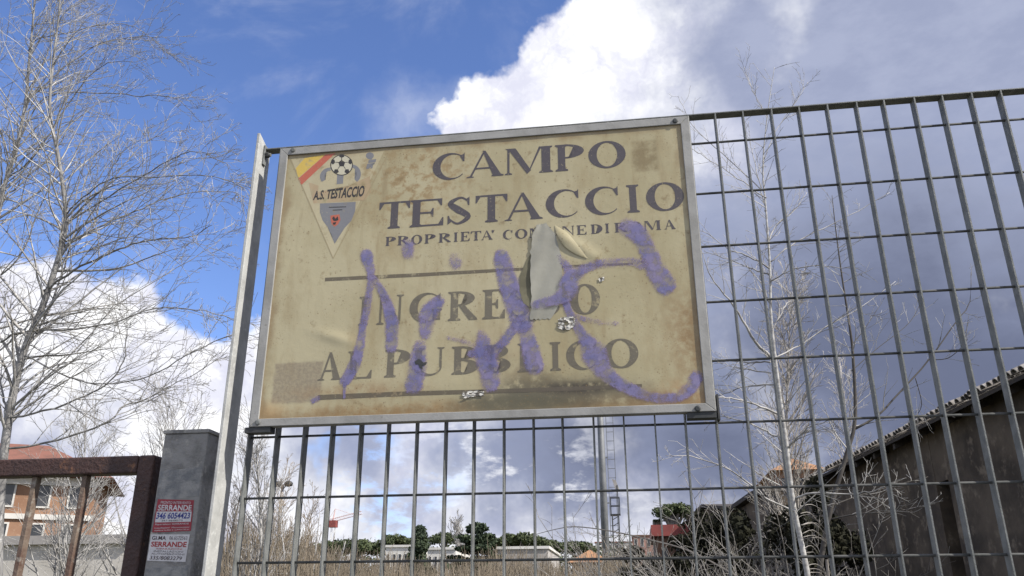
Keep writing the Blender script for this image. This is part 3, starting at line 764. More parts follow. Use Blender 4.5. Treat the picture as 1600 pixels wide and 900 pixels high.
# ---- torn and peeling film
def sheet(name, uvh, nu, nv, mat, parent=film):
    V = [(u, YB - h, v) for (u, v, h) in uvh]
    F = [(j * nu + i, j * nu + i + 1, (j + 1) * nu + i + 1, (j + 1) * nu + i) for j in range(nv - 1) for i in range(nu - 1)]
    return mesh_obj(name, V, F, mat, parent, True)
M_tornback = material('grey_film_back', (.31, .30, .25), .5, 0, (.26, .25, .205), 14, bump=.05, bscale=60)
M_foil = material('torn_foil', (.55, .53, .48), .6, 0, (.12, .105, .085), 150, lo=.45, hi=.55)
def peel():
    # a long flap hinged at its right side, its free left edge curled outwards
    nv, nu = 26, 12
    L = [(838, 352), (832, 370), (829, 400), (829, 440), (831, 470), (829, 500)]
    Rr = [(853, 349), (867, 365), (877, 400), (879, 440), (877, 470), (862, 498)]
    pts = []
    for j in range(nv):
        t = j / (nv - 1) * (len(L) - 1); i = min(int(t), len(L) - 2); f = t - i
        l = np.array(L[i]) * (1 - f) + np.array(L[i + 1]) * f; r = np.array(Rr[i]) * (1 - f) + np.array(Rr[i + 1]) * f
        amp = .0034 * math.sin(math.pi * (.10 + .82 * j / (nv - 1))) ** .8
        for i2 in range(nu):
            s = i2 / (nu - 1)
            x, y = l * (1 - s) + r * s
            if i2 == 0: x += .9 * nr.normal()
            if j in (0, nv - 1): y += 1.5 * math.sin(i2 * 2.7)
            u, v = S(x, y)
            h = amp * (1 - s) ** 1.6 + .0006 + float(H(u, v)) + .0009 * math.sin(9 * s + j * .5) * (1 - s)
            pts.append((u, v, h))
    sheet('peeling_flap', pts, nu, nv, M_tornback)
    # painted dark patch for the shade the curled flap casts to its left
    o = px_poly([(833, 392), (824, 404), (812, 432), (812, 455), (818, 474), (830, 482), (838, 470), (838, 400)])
    printed('film_tear_and_shade', [o], material('painted_flap_shade', (.17, .155, .095), .7, 0, (.11, .10, .06), 25), .0011)
    # foil scraps
    for (cx, cy, w, h, n_) in ((885, 506, 13, 10, 9), (740, 616, 17, 5, 9), (940, 437, 4, 3.5, 6)):
        g = []
        for j in range(n_):
            for i in range(n_):
                x = cx + w * (2 * i / (n_ - 1) - 1) * (1 + .25 * nr.normal() * (j in (0, n_ - 1))) + nr.normal() * .6
                y = cy + h * (2 * j / (n_ - 1) - 1) * (1 + .3 * nr.normal() * (i in (0, n_ - 1))) + nr.normal() * .5 - (x - cx) * .12
                u, v = S(x, y); g.append((u, v, .0012 + float(H(u, v)) + abs(nr.normal()) * .0009))
        V = [(u, YB - hh, v) for (u, v, hh) in g]
        F = [(j * n_ + i, j * n_ + i + 1, (j + 1) * n_ + i + 1, (j + 1) * n_ + i) for j in range(n_ - 1) for i in range(n_ - 1) if math.hypot(i - (n_ - 2) / 2, j - (n_ - 2) / 2) < n_ * .48 and not (cx == 885 and i in (3, 4) and j in (3, 4))]
        mesh_obj('foil_scrap', V, F, M_foil, film)
    t = [(648, 565), (655, 561), (662, 567), (668, 566), (665, 571), (660, 572), (661, 578), (656, 575), (654, 570), (650, 570)]
    printed('film_tear_and_shade', [px_poly(t)], M_dark, .0013)
    # creased lip of loose film beside the flap
    pts = []
    A = [(868, 352), (885, 362), (902, 382), (918, 404)]; nv, nu = 18, 8
    for j in range(nv):
        t = j / (nv - 1) * 3; i = min(int(t), 2); f = t - i
        a = np.array(A[i]) * (1 - f) + np.array(A[i + 1]) * f
        for i2 in range(nu):
            s = i2 / (nu - 1)
            x, y = a + np.array([-13 * s, 12 * s]) * math.sin(math.pi * (j + .6) / nv)
            u, v = S(x, y)
            pts.append((u, v, float(H(u, v)) + .0004 + .0032 * math.sin(math.pi * s * .7) * math.sin(math.pi * (j + .3) / nv)))
    sheet('film_crease', pts, nu, nv, M_film)
peel()

# ------------------------------------------------------------------ pillar with stickers
def pillar():
    t = thing('gate_pillar', 'square grey gate pillar with flat cap and two stickers beside the rusty gate', 'pillar', (-.176, .10, 0))
    zt = Z0 - .747
    x0, x1, y0, y1 = -.2275, -.1225, .05, .155
    bevel(MB().box((x0, y0, 0), (x1, y1, zt - .009)).build('shaft', M_pillar, t), .002)
    bevel(MB().box((x0 - .003, y0 - .003, zt - .0088), (x1 + .003, y1 + .003, zt)).build('cap', M_pillar, t), .0015)
    y = y0 - .0004
    def P(px, py, d=0): 
        q = on_y(px, py, y0); return (q[0], y - d, q[2])
    # bare worn band
    V = [(x0 + .004, y, Z0 - .838), (x1 - .004, y, Z0 - .832), (x1 - .003, y, Z0 - .895), (x0 + .003, y, Z0 - .905)]
    mesh_obj('worn_patch', V, [(0, 1, 2, 3)], M_pillar2, t)
    V = [(x0 + .003, y, Z0 - 1.045), (x1 - .006, y, Z0 - 1.038), (x1 - .003, y, Z0 - 1.30), (x0 + .003, y, Z0 - 1.30)]
    mesh_obj('worn_patch', V, [(0, 1, 2, 3)], M_pillar2, t)
    def mt(n, c, c2=None): return material(n, c, .5, 0, c2 or tuple(v * .8 for v in c), 60)
    red, whi, blu, blk, pnk = mt('sticker_red', (.30, .022, .035)), mt('sticker_white', (.62, .60, .60)), mt('sticker_blue', (.02, .03, .22)), mt('sticker_black', (.05, .03, .035)), mt('sticker_red_ink', (.36, .03, .03))
    def quad(c, d, mat, name, par):
        return mesh_obj(name, [P(*q, d) for q in c], [(0, 1, 2, 3)], mat, par)
    def sub(c, a0, b0, a1, b1):
        """sub-rectangle of a pixel quad (corners TL TR BR BL), a across, b down"""
        c = [np.array(q, float) for q in c]
        f = lambda a, b: tuple((1 - a) * (1 - b) * c[0] + a * (1 - b) * c[1] + a * b * c[2] + (1 - a) * b * c[3])
        return [f(a0, b0), f(a1, b0), f(a1, b1), f(a0, b1)]
    def txt(c, s, mat, par, d, shear=0, off=.0):
        V, F = text_polys(s, 1, shear, off)
        lo, hi = V.min(0), V.max(0); q = (V - lo) / (hi - lo)
        W4 = [np.array(P(*k, d)) for k in c]      # TL TR BR BL
        a, b = q[:, :1], 1 - q[:, 1:]
        V3 = (1 - a) * (1 - b) * W4[0] + a * (1 - b) * W4[1] + a * b * W4[2] + (1 - a) * b * W4[3]
        return mesh_obj('lettering', V3, F, mat, par)
    c1 = [(247, 780), (303.5, 781.5), (298.5, 829.5), (238, 832)]
    s1 = quad(c1, .0004, red, 'sticker', t); s1['label'] = 'red and white shutter repair sticker with blue phone number'
    quad(sub(c1, .03, .37, .97, .70), .0008, whi, 'number_panel', s1)
    txt(sub(c1, .10, .055, .92, .135), "PRONTO INTERVENTO", whi, s1, .0010)
    txt(sub(c1, .05, .165, .96, .345), 'SERRANDE', whi, s1, .0010, 0, .02)
    txt(sub(c1, .04, .40, .94, .60), '346 6054423', blu, s1, .0012, .12, .025)
    txt(sub(c1, .20, .625, .76, .68), '347 4644570', blk, s1, .0012)
    txt(sub(c1, .05, .735, .93, .80), 'Riparazioni SERRANDE', whi, s1, .0010)
    txt(sub(c1, .05, .85, .95, .895), 'Installazioni  Manutenzioni', whi, s1, .0010)
    txt(sub(c1, .05, .93, .95, .965), 'SERRATURE E CANCELLI', whi, s1, .0010)
    c2 = [(236.5, 835), (297, 835), (290, 878), (230, 876)]
    s2 = quad(c2, .0004, whi, 'sticker', t); s2['label'] = 'white shutter sticker with red SERRANDE lettering'
    txt(sub(c2, .04, .06, .40, .21), 'GI.MA', blk, s2, .0008, 0, .02)
    txt(sub(c2, .49, .07, .95, .20), '06.6572563', blk, s2, .0008)
    txt(sub(c2, .04, .27, .96, .47), 'SERRANDE', pnk, s2, .0008, 0, .03)
    txt(sub(c2, .20, .51, .86, .57), 'RIPARAZIONI', pnk, s2, .0008)
    txt(sub(c2, .14, .60, .90, .67), 'INSTALLAZIONI', blk, s2, .0008)
    txt(sub(c2, .08, .70, .94, .765), 'AUTOMAZIONI', blk, s2, .0008)
    txt(sub(c2, .06, .81, .90, .95), '335/8083279', blk, s2, .0008, .1, .01)
pillar()

# ------------------------------------------------------------------ rusty gate
def gate():
    t = thing('rusty_gate', 'rusty brown steel gate of square tube with upright pickets', 'gate', (-.9, .1, 0))
    zt = Z0 - .796; y0, y1 = .08, .12; xr = -.262
    bevel(MB().box((-2.6, y0, zt - .040), (xr - .0405, y1, zt)).build('top_rail', M_rust, t), .004, 3)
    bevel(MB().box((xr - .040, y0 - .0004, .15), (xr, y1 + .0004, zt + .0004)).build('stile', M_rust, t), .005, 3)
    bevel(MB().box((-2.6, y0, .18), (xr - .0405, y1, .22)).build('bottom_rail', M_rust, t), .004, 3)
    xs = -.437
    p0 = None
    for i in range(17):
        if p0 is None:
            p0 = o = bevel(MB().box((-.006, y0 + .012, .2205), (.006, y0 + .030, zt - .0405)).build('picket', M_picket, t), .0012)
        else: o = link(p0.copy(), t)
        o.location = (xs - i * .1265, 0, 0)
    return t
gate()

# ------------------------------------------------------------------ bare trees
def unit(v): return v / (np.linalg.norm(v) + 1e-12)
def catmull(P, n):
    P = np.asarray(P, float); out = []
    for x in np.linspace(0, len(P) - 1, n):
        i = min(int(x), len(P) - 2); f = x - i
        p0, p1, p2, p3 = P[max(i - 1, 0)], P[i], P[i + 1], P[min(i + 2, len(P) - 1)]
        out.append(.5 * (2 * p1 + (p2 - p0) * f + (2 * p0 - 5 * p1 + 4 * p2 - p3) * f ** 2 + (3 * p1 - p0 - 3 * p2 + p3) * f ** 3))
    return np.array(out)
def shoot(p, d, L, n, wob, trop, R):
    """a wandering path from p along d; trop pulls the direction"""
    pts = [p]; st = L / n; d = unit(d)
    bend = R.normal(size=3) * wob * .6
    for _ in range(n):
        d = unit(d + R.normal(size=3) * wob * .5 + bend * .3 + np.asarray(trop) * st)
        pts.append(pts[-1] + d * st)
    return np.array(pts)
def side(T, ang, R, bias=None):
    a = unit(np.cross(T, R.normal(size=3)))
    if bias is not None: a = unit(a + np.asarray(bias)); a = unit(a - T * (a @ T))
    return unit(T * math.cos(ang) + a * math.sin(ang))
def sprout(mb, path, rad, R, count, L, trop, rmin, depth, ang=(.5, 1.1), start=.15, wob=.16, bias=None, n=7, k=3, kids=5, shrink=.5):
    """side shoots on a path, each with side shoots of its own"""
    m = len(path)
    for c in range(count):
        s = start + (1 - start) * (c + R.random()) / count
        x = s * (m - 1); i = min(int(x), m - 2); f = x - i
        p = path[i] * (1 - f) + path[i + 1] * f; T = unit(path[i + 1] - path[i])
        r = float(np.interp(x, np.arange(m), rad)) * .62
        l = L * (1.15 - .65 * s) * R.uniform(.55, 1.25)
        q = shoot(p, side(T, R.uniform(*ang), R, bias), l, n, wob, trop, R)
        r = max(min(r, l * .014), rmin * 1.3)
        rr = np.linspace(r, rmin, len(q))
        mb.tube(q, rr, k, cap=False)
        if depth > 0: sprout(mb, q, rr, R, max(2, int(kids * R.uniform(.6, 1.4))), l * shrink, trop, rmin * .85, depth - 1, ang, .2, wob, bias, max(4, n - 2), 3, max(2, kids - 1), shrink)

def traced(pts, Y, dy):
    n = len(pts)
    return [on_y(x, y, Y + dy * i / (n - 1)) for i, (x, y) in enumerate(pts)]
def left_tree():
    R = np.random.default_rng(3)
    Y = 6.2
    # first tree: leaning trunk low at the left, spreading limbs
    specs = [
        dict(label='bare grey tree leaning right beside the gate, limbs spread low over white cloud',
             trunk=[(-8, 1240), (-6, 1000), (0, 780), (14, 653), (36, 553), (68, 475), (96, 386), (103, 335), (92, 250), (78, 170), (84, 90), (92, 20), (96, -60)], r=(.044, .007), Y=Y, bark=M_barkl,
             limbs=[([(36, 553), (68, 500), (96, 432), (117, 360), (132, 290), (150, 235)], .022, .5),
                    ([(68, 455), (117, 422), (163, 400), (199, 384), (249, 374), (295, 370), (330, 352)], .020, -.6),
                    ([(0, 656), (53, 646), (124, 623), (167, 600), (192, 568), (197, 525), (199, 470)], .018, -.3),
                    ([(10, 700), (80, 690), (171, 658), (192, 635), (227, 624), (263, 603), (302, 585), (356, 550)], .017, .6),
                    ([(0, 534), (43, 518), (124, 514), (192, 500), (242, 482), (302, 484), (356, 496), (400, 510)], .017, .2),
                    ([(36, 553), (110, 590), (170, 600), (240, 585), (300, 552), (334, 534), (366, 521)], .013, -.5),
                    ([(14, 653), (60, 600), (120, 545), (180, 480), (240, 440), (300, 405), (340, 380)], .014, .9),
                    ([(96, 386), (144, 356), (160, 304), (192, 260), (224, 224), (264, 206)], .014, .4),
                    ([(100, 350), (150, 320), (200, 288), (256, 256), (288, 240), (320, 240), (360, 260)], .014, -.4),
                    ([(98, 380), (168, 348), (216, 328), (256, 312), (312, 300), (360, 300), (376, 308)], .014, .7),
                    ([(103, 335), (140, 300), (180, 278), (240, 276), (316, 274), (360, 284), (392, 298)], .012, -.8),
                    ([(14, 653), (0, 600), (-20, 520), (-30, 440)], .02, .3)]),
        dict(label='taller bare tree at the left edge with white sunlit limbs arching against blue sky',
             trunk=[(-60, 1250), (-52, 950), (-40, 650), (-20, 450), (2, 310), (25, 235), (40, 160), (45, 100), (54, 0), (58, -120)], r=(.042, .008), Y=Y + 1.2, bark=M_barkl,
             limbs=[([(8, 280), (40, 256), (84, 200), (116, 148), (152, 108), (184, 96), (215, 98)], .015, -.5),
                    ([(40, 160), (96, 108), (120, 92), (156, 68), (192, 60), (232, 58), (256, 76), (282, 94)], .014, .3),
                    ([(45, 80), (60, 60), (96, 54), (152, 40), (200, 39), (232, 56), (262, 84)], .012, -.6),
                    ([(30, 220), (72, 152), (160, 146), (216, 150), (260, 150), (288, 164), (322, 200)], .014, .2),
                    ([(-10, 370), (0, 314), (24, 296), (44, 276), (80, 244), (110, 190), (130, 130), (170, 30), (190, -20)], .02, .6),
                    ([(-20, 450), (30, 400), (60, 330), (84, 270), (92, 180), (108, 100), (120, 20)], .016, -.7),
                    ([(0, 330), (2, 250), (-8, 120), (10, 60), (18, 0)], .016, .2),
                    ([(50, 40), (80, 30), (110, 10), (140, -10)], .01, .3)]),
    ]
    for sp in specs:
        tp = catmull([on_y(x, y, sp['Y']) for x, y in sp['trunk']], 60)
        base = tp[0].copy(); tp = np.vstack([[base[0], base[1], min(0.0, base[2])], tp])
        t = thing('bare_tree', sp['label'], 'tree', (base[0], base[1], 0))
        r = np.interp(np.linspace(0, 1, len(tp)), [0, .3, .62, 1], [sp['r'][0] * 1.25, sp['r'][0] * .9, sp['r'][0] * .55, sp['r'][1]])
        MB().tube(tp, r, 10).build('trunk', sp['bark'], t, True)
        tw = MB()
        for pts, rad, dy in sp['limbs']:
            P = catmull(traced(pts, sp['Y'], dy), 26)
            P += R.normal(size=P.shape) * .006
            rr = np.linspace(rad * .72, .003, len(P))
            MB().tube(P, rr, 7).build('limb', sp['bark'], t, True)
            sprout(tw, P, rr, R, 24, .92, (.16, 0, -.04), .0022, 2, (.3, 1.1), .06, .17, (.2, 0, .25), 9, 3, 5, .45)
        sprout(tw, tp[12:], r[12:], R, 100, 1.3, (.22, 0, -.06), .0023, 2, (.5, 1.2), .05, .15, (.5, 0, .2), 9, 3, 4, .5)
        tw.build('twigs', M_bark, t)
left_tree()

def right_tree():
    R = np.random.default_rng(8)
    Y = 5.0
    tr = [(1300, 1320), (1280, 1050), (1262, 900), (1240, 790), (1228, 690), (1216, 600), (1205, 500), (1203, 420), (1197, 330), (1192, 260), (1199, 180), (1210, 105)]
    tp = catmull([on_y(x, y, Y) for x, y in tr], 60); b = tp[0].copy()
    tp = np.vstack([[b[0], b[1], min(0, b[2] - .01)], tp])
    t = thing('young_tree', 'slender white-barked bare tree right of the sign, taller than the fence', 'tree', (b[0], b[1], 0))
    r = np.interp(np.linspace(0, 1, len(tp)), [0, .35, .7, 1], [.026, .017, .009, .002])
    MB().tube(tp, r, 10).build('trunk', M_birch, t, True)
    tw = MB()
    limbs = [([(1204, 556), (1180, 535), (1160, 500), (1140, 470), (1115, 440), (1098, 395)], .014, -.3), ([(1204, 565), (1160, 566), (1118, 560)], .007, .2),
             ([(1205, 583), (1160, 575), (1120, 565)], .006, .3), ([(1204, 420), (1170, 400), (1140, 390), (1100, 362)], .007, -.2), ([(1203, 430), (1160, 414), (1100, 392)], .007, .3),
             ([(1200, 385), (1210, 355), (1240, 330), (1262, 300)], .008, .3), ([(1204, 440), (1240, 420), (1290, 415), (1340, 420)], .006, -.3), ([(1204, 410), (1232, 385), (1280, 360), (1330, 335), (1390, 300)], .006, .4),
             ([(1197, 330), (1190, 300), (1178, 250), (1172, 220)], .006, .2), ([(1194, 300), (1140, 250), (1085, 200), (1060, 150)], .005, .3), ([(1197, 310), (1140, 270), (1085, 235)], .005, -.3),
             ([(1192, 250), (1215, 200), (1240, 165), (1262, 128)], .004, .2), ([(1199, 180), (1180, 150), (1163, 105)], .003, .1), ([(1216, 600), (1160, 605), (1120, 620)], .008, .4),
             ([(1222, 650), (1180, 632), (1140, 622), (1122, 620)], .009, -.3), ([(1228, 690), (1190, 670), (1150, 655), (1124, 650)], .009, .3), ([(1232, 700), (1260, 670), (1300, 655)], .008, -.4),
             ([(1240, 780), (1270, 770), (1330, 772), (1360, 768), (1384, 760)], .009, -.3), ([(1205, 480), (1190, 440), (1186, 400), (1180, 340)], .008, .3), ([(1206, 520), (1225, 480), (1236, 470)], .006, .2),
             ([(1210, 560), (1250, 540), (1300, 505), (1345, 480), (1400, 440)], .007, .5), ([(1245, 800), (1200, 780), (1150, 740), (1090, 715), (1040, 712)], .008, -.4)]
    for pts, rad, dy in limbs:
        P = catmull(traced(pts, Y, dy), 16); P += R.normal(size=P.shape) * .004
        rr = np.linspace(rad, .0022, len(P))
        MB().tube(P, rr, 6).build('limb', M_bark, t, True)
        sprout(tw, P, rr, R, 11, .34, (0, 0, .25), .0015, 1, (.4, 1.0), .15, .14, (0, 0, .2), 6, 3, 4, .45)
    sprout(tw, tp[14:], r[14:], R, 44, .42, (0, 0, .35), .0015, 1, (.5, 1.1), .05, .14, None, 6, 3, 3, .45)
    tw.build('twigs', M_bark, t)
    # dark thin sapling further right
    tr = [(1262, 1250), (1270, 980), (1280, 895), (1297, 800), (1322, 712), (1336, 655), (1333, 560), (1328, 513), (1316, 435), (1306, 360), (1300, 305)]
    Y2 = 5.8
    tp = catmull([on_y(x, y, Y2) for x, y in tr], 50); b = tp[0].copy(); tp = np.vstack([[b[0], b[1], min(0, b[2] - .01)], tp])
    t = thing('dark_sapling', 'thin dark bare sapling with one long limb rising right, behind the fence', 'tree', (b[0], b[1], 0))
    r = np.interp(np.linspace(0, 1, len(tp)), [0, .5, 1], [.028, .016, .0025])
    MB().tube(tp, r, 8).build('trunk', M_sap, t, True)
    tw = MB()
    for pts, rad, dy in [([(1336, 670), (1371, 650), (1401, 618), (1451, 563), (1494, 502), (1515, 474), (1517, 425)], .012, .4), ([(1300, 790), (1340, 775), (1385, 762), (1450, 745)], .006, .3), ([(1296, 812), (1340, 803), (1400, 800), (1460, 785)], .006, -.4),
                         ([(1430, 590), (1440, 630), (1432, 650)], .004, .2), ([(1452, 562), (1480, 560), (1500, 545), (1512, 530)], .004, -.2), ([(1330, 580), (1370, 545), (1420, 505), (1440, 470)], .004, .4), ([(1330, 540), (1350, 515), (1373, 480)], .004, .2)]:
        P = catmull(traced(pts, Y2, dy), 14); rr = np.linspace(rad, .0022, len(P))
        MB().tube(P, rr, 6).build('limb', M_sap, t, True)
        sprout(tw, P, rr, R, 10, .36, (0, 0, .2), .0016, 1, (.4, 1.0), .2, .14, (0, 0, .2), 6, 3, 3, .45)
    sprout(tw, tp[18:], r[18:], R, 34, .40, (.1, 0, .2), .0016, 1, (.6, 1.2), .05, .14, None, 6, 3, 3, .45)
    tw.build('twigs', M_bark, t)
right_tree()

def broom_tree(px, base_py, top_py, half_px, Y, label, n1, seed, bark, name='bare_tree', group=None, lean=0.0, rt=.10, spread=.35, rmin=.004, kids=5, depth=2):
    """bare tree far enough to be generated from its outline: base x, top and half width in pixels at distance Y"""
    R = np.random.default_rng(seed)
    b = on_y(px, base_py, Y); top = on_y(px, top_py, Y); hw = abs(on_y(px + half_px, top_py, Y)[0] - top[0])
    Ht = top[2]; base = np.array([b[0], Y, 0.0])
    t = thing(name, label, 'tree', tuple(base), group)
    n = 24
    P = np.array([base + np.array([lean * Ht * s + .03 * Ht * math.sin(5 * s + seed), .02 * Ht * math.sin(4 * s), Ht * .97 * s]) for s in np.linspace(0, 1, n)])
    rr = np.linspace(rt, rmin, n)
    MB().tube(P, rr, 7).build('trunk', bark, t, True)
    tw = MB()
    sprout(tw, P, rr, R, int(n1 * 1.7), hw * 1.5, (0, 0, .9 / max(hw, .3) * spread), rmin, depth, (.35, .85), .16, .14, None, 7, 3, kids, .5)
    tw.build('twigs', bark, t)
    return t
broom_tree(1256, 745, 440, 80, 14, 'dense upright bare tree with broom-like pale twigs behind the white-barked tree', 70, 21, M_twigp, rt=.07, spread=.35, rmin=.004, kids=6)
broom_tree(1322, 745, 560, 60, 17, 'low bare tree with upswept tan twigs next to the roof slope', 44, 22, M_twigp, rt=.06, spread=.4, rmin=.004)
# trees beyond the fence at the lower left
broom_tree(388, 930, 655, 60, 16, 'bushy bare tree just right of the slim steel post', 46, 31, M_bark, rt=.08, rmin=.004, spread=.5)
broom_tree(432, 930, 742, 45, 24, 'brownish bare tree behind the twin-headed lamp post', 44, 32, M_twigtan, rt=.08, rmin=.005, spread=.7)
broom_tree(478, 930, 775, 34, 27, 'smaller bare tree at the right end of the brown thicket', 36, 33, M_twigtan, rt=.07, rmin=.005, spread=.7)
broom_tree(355, 930, 700, 50, 22, 'bare tree showing between the grey pillar and the steel post', 40, 34, M_barkd, rt=.08, rmin=.005, spread=.6)
broom_tree(225, 930, 640, 90, 20, 'wide bare tree behind the rusty gate near the orange house', 50, 35, M_bark, rt=.09, rmin=.005, spread=.4)
broom_tree(90, 930, 660, 90, 17, 'bare tree with pale thin limbs in front of the orange house', 44, 36, M_bark, rt=.07, rmin=.0045, spread=.4)
broom_tree(715, 900, 815, 30, 120, 'pale leafless tree on the skyline left of the cedar', 40, 37, M_bark, rt=.25, rmin=.03, spread=2.0)

def leaning_stems():
    R = np.random.default_rng(14)
    for (a, b, Y, lab) in [((470, 935), (437, 800), 20, 'pale leaning stem left of the thicket'), ((492, 940), (540, 845), 21, 'pale stem leaning right above the dry brush'), ((475, 940), (500, 800), 22, 'pale thin upright stem in the brown thicket'), ((452, 940), (470, 815), 19, 'pale stem crossing the lamp post')]:
        p0 = on_y(*a, Y); p1 = on_y(*b, Y); p0[2] = 0
        P = catmull([p0, p0 * .6 + p1 * .4 + np.array([.05, 0, 0]), p1], 12)
        t = thing('leaning_sapling', lab, 'sapling', (p0[0], p0[1], 0))
        MB().tube(P, np.linspace(.05, .012, 12), 6).build('trunk', M_birch, t, True)
        tw = MB(); sprout(tw, P, np.linspace(.04, .01, 12), R, 9, .8, (0, 0, .5), .005, 1, (.3, .8), .35, .12, None, 5, 3, 3, .5)
        tw.build('twigs', M_bark, t)
leaning_stems()

def bramble():
    """tangled bare shrub under the right-hand trees"""
    R = np.random.default_rng(17)
    for (bx, Y, n, lab, L0) in [(1195, 6.5, 48, 'tangled bare shrub with arching pale stems at the foot of the white-barked tree', 1.2), (1125, 8.5, 48, 'tangled bare shrub in front of the red-roofed hut', 1.05), (1245, 7.5, 22, 'dark tangled shrub against the shaded shed wall', .9)]:
        b = on_y(bx, 930, Y); t = thing('bare_shrub', lab, 'shrub', (b[0], Y, 0))
        st = MB(); tw = MB()
        for i in range(n):
            s0 = np.array([b[0] + R.normal() * .28, Y + R.normal() * .3, 0])
            d = unit(np.array([-.30 + .45 * R.normal(), .3 * R.normal(), 1.1]))
            L = R.uniform(1.7, 2.6) * L0 * (1.15 if Y > 7 else 1)
            P = shoot(s0, d, L, 14, .10, (-.16 + .1 * R.normal(), 0, -.12), R)
            rr = np.linspace(.012, .002, len(P)); st.tube(P, rr, 4, False)
            sprout(tw, P, rr, R, 12, .6, (-.1, 0, .1), .0019, 1, (.4, 1.1), .35, .18, None, 6, 3, 3, .5)
        st.build('stems', M_shrub, t); tw.build('twigs', M_shrub, t)
bramble()
def bent_branch():
    # one long bare branch hanging across the view from the shrub
    P = catmull(traced([(1160, 905), (1080, 862), (1010, 842), (950, 829), (900, 823), (868, 827), (826, 838)], 8.0, .8), 30)
    t = tag(MB().tube(P, np.linspace(.012, .003, 30), 5).build('bare_branch', M_barkd), 'single long bare branch arching left in front of the light mast', 'branch')
bent_branch()
def palm():
    t0 = on_y(1290, 905, 6.2)
    t = thing('drooping_shrub', 'dark shrub with combed drooping pale stems between the two saplings', 'shrub', (t0[0], 6.2, 0))
    R = np.random.default_rng(5)
    for i in range(15):
        y = 795 + i * 8.5
        q_ = R.uniform(.6, 1.25); y += R.normal() * 4; pts = [(1250 + i * .8, y + 2), (1250 + i * .7 + 16 * q_, y - 1 + R.normal() * 2), (1250 + i * .5 + 32 * q_, y + 8 + R.normal() * 4), (1250 + i * .4 + 44 * q_, y + 24 + R.normal() * 7)]
        P = catmull(traced(pts, 5.35 + .06 * R.normal(), .5), 10)
        MB().tube(P, np.linspace(.004, .0015, 10), 5).build('stem', M_shrub, t, True)
    mb = MB(); P = shoot(np.array([t0[0], 6.0, 0]), np.array([0, 0, 1.]), 2.0, 8, .05, (0, 0, 0), R); mb.tube(P, np.linspace(.03, .012, len(P)), 6); mb.build('trunk', M_barkd, t)
palm()

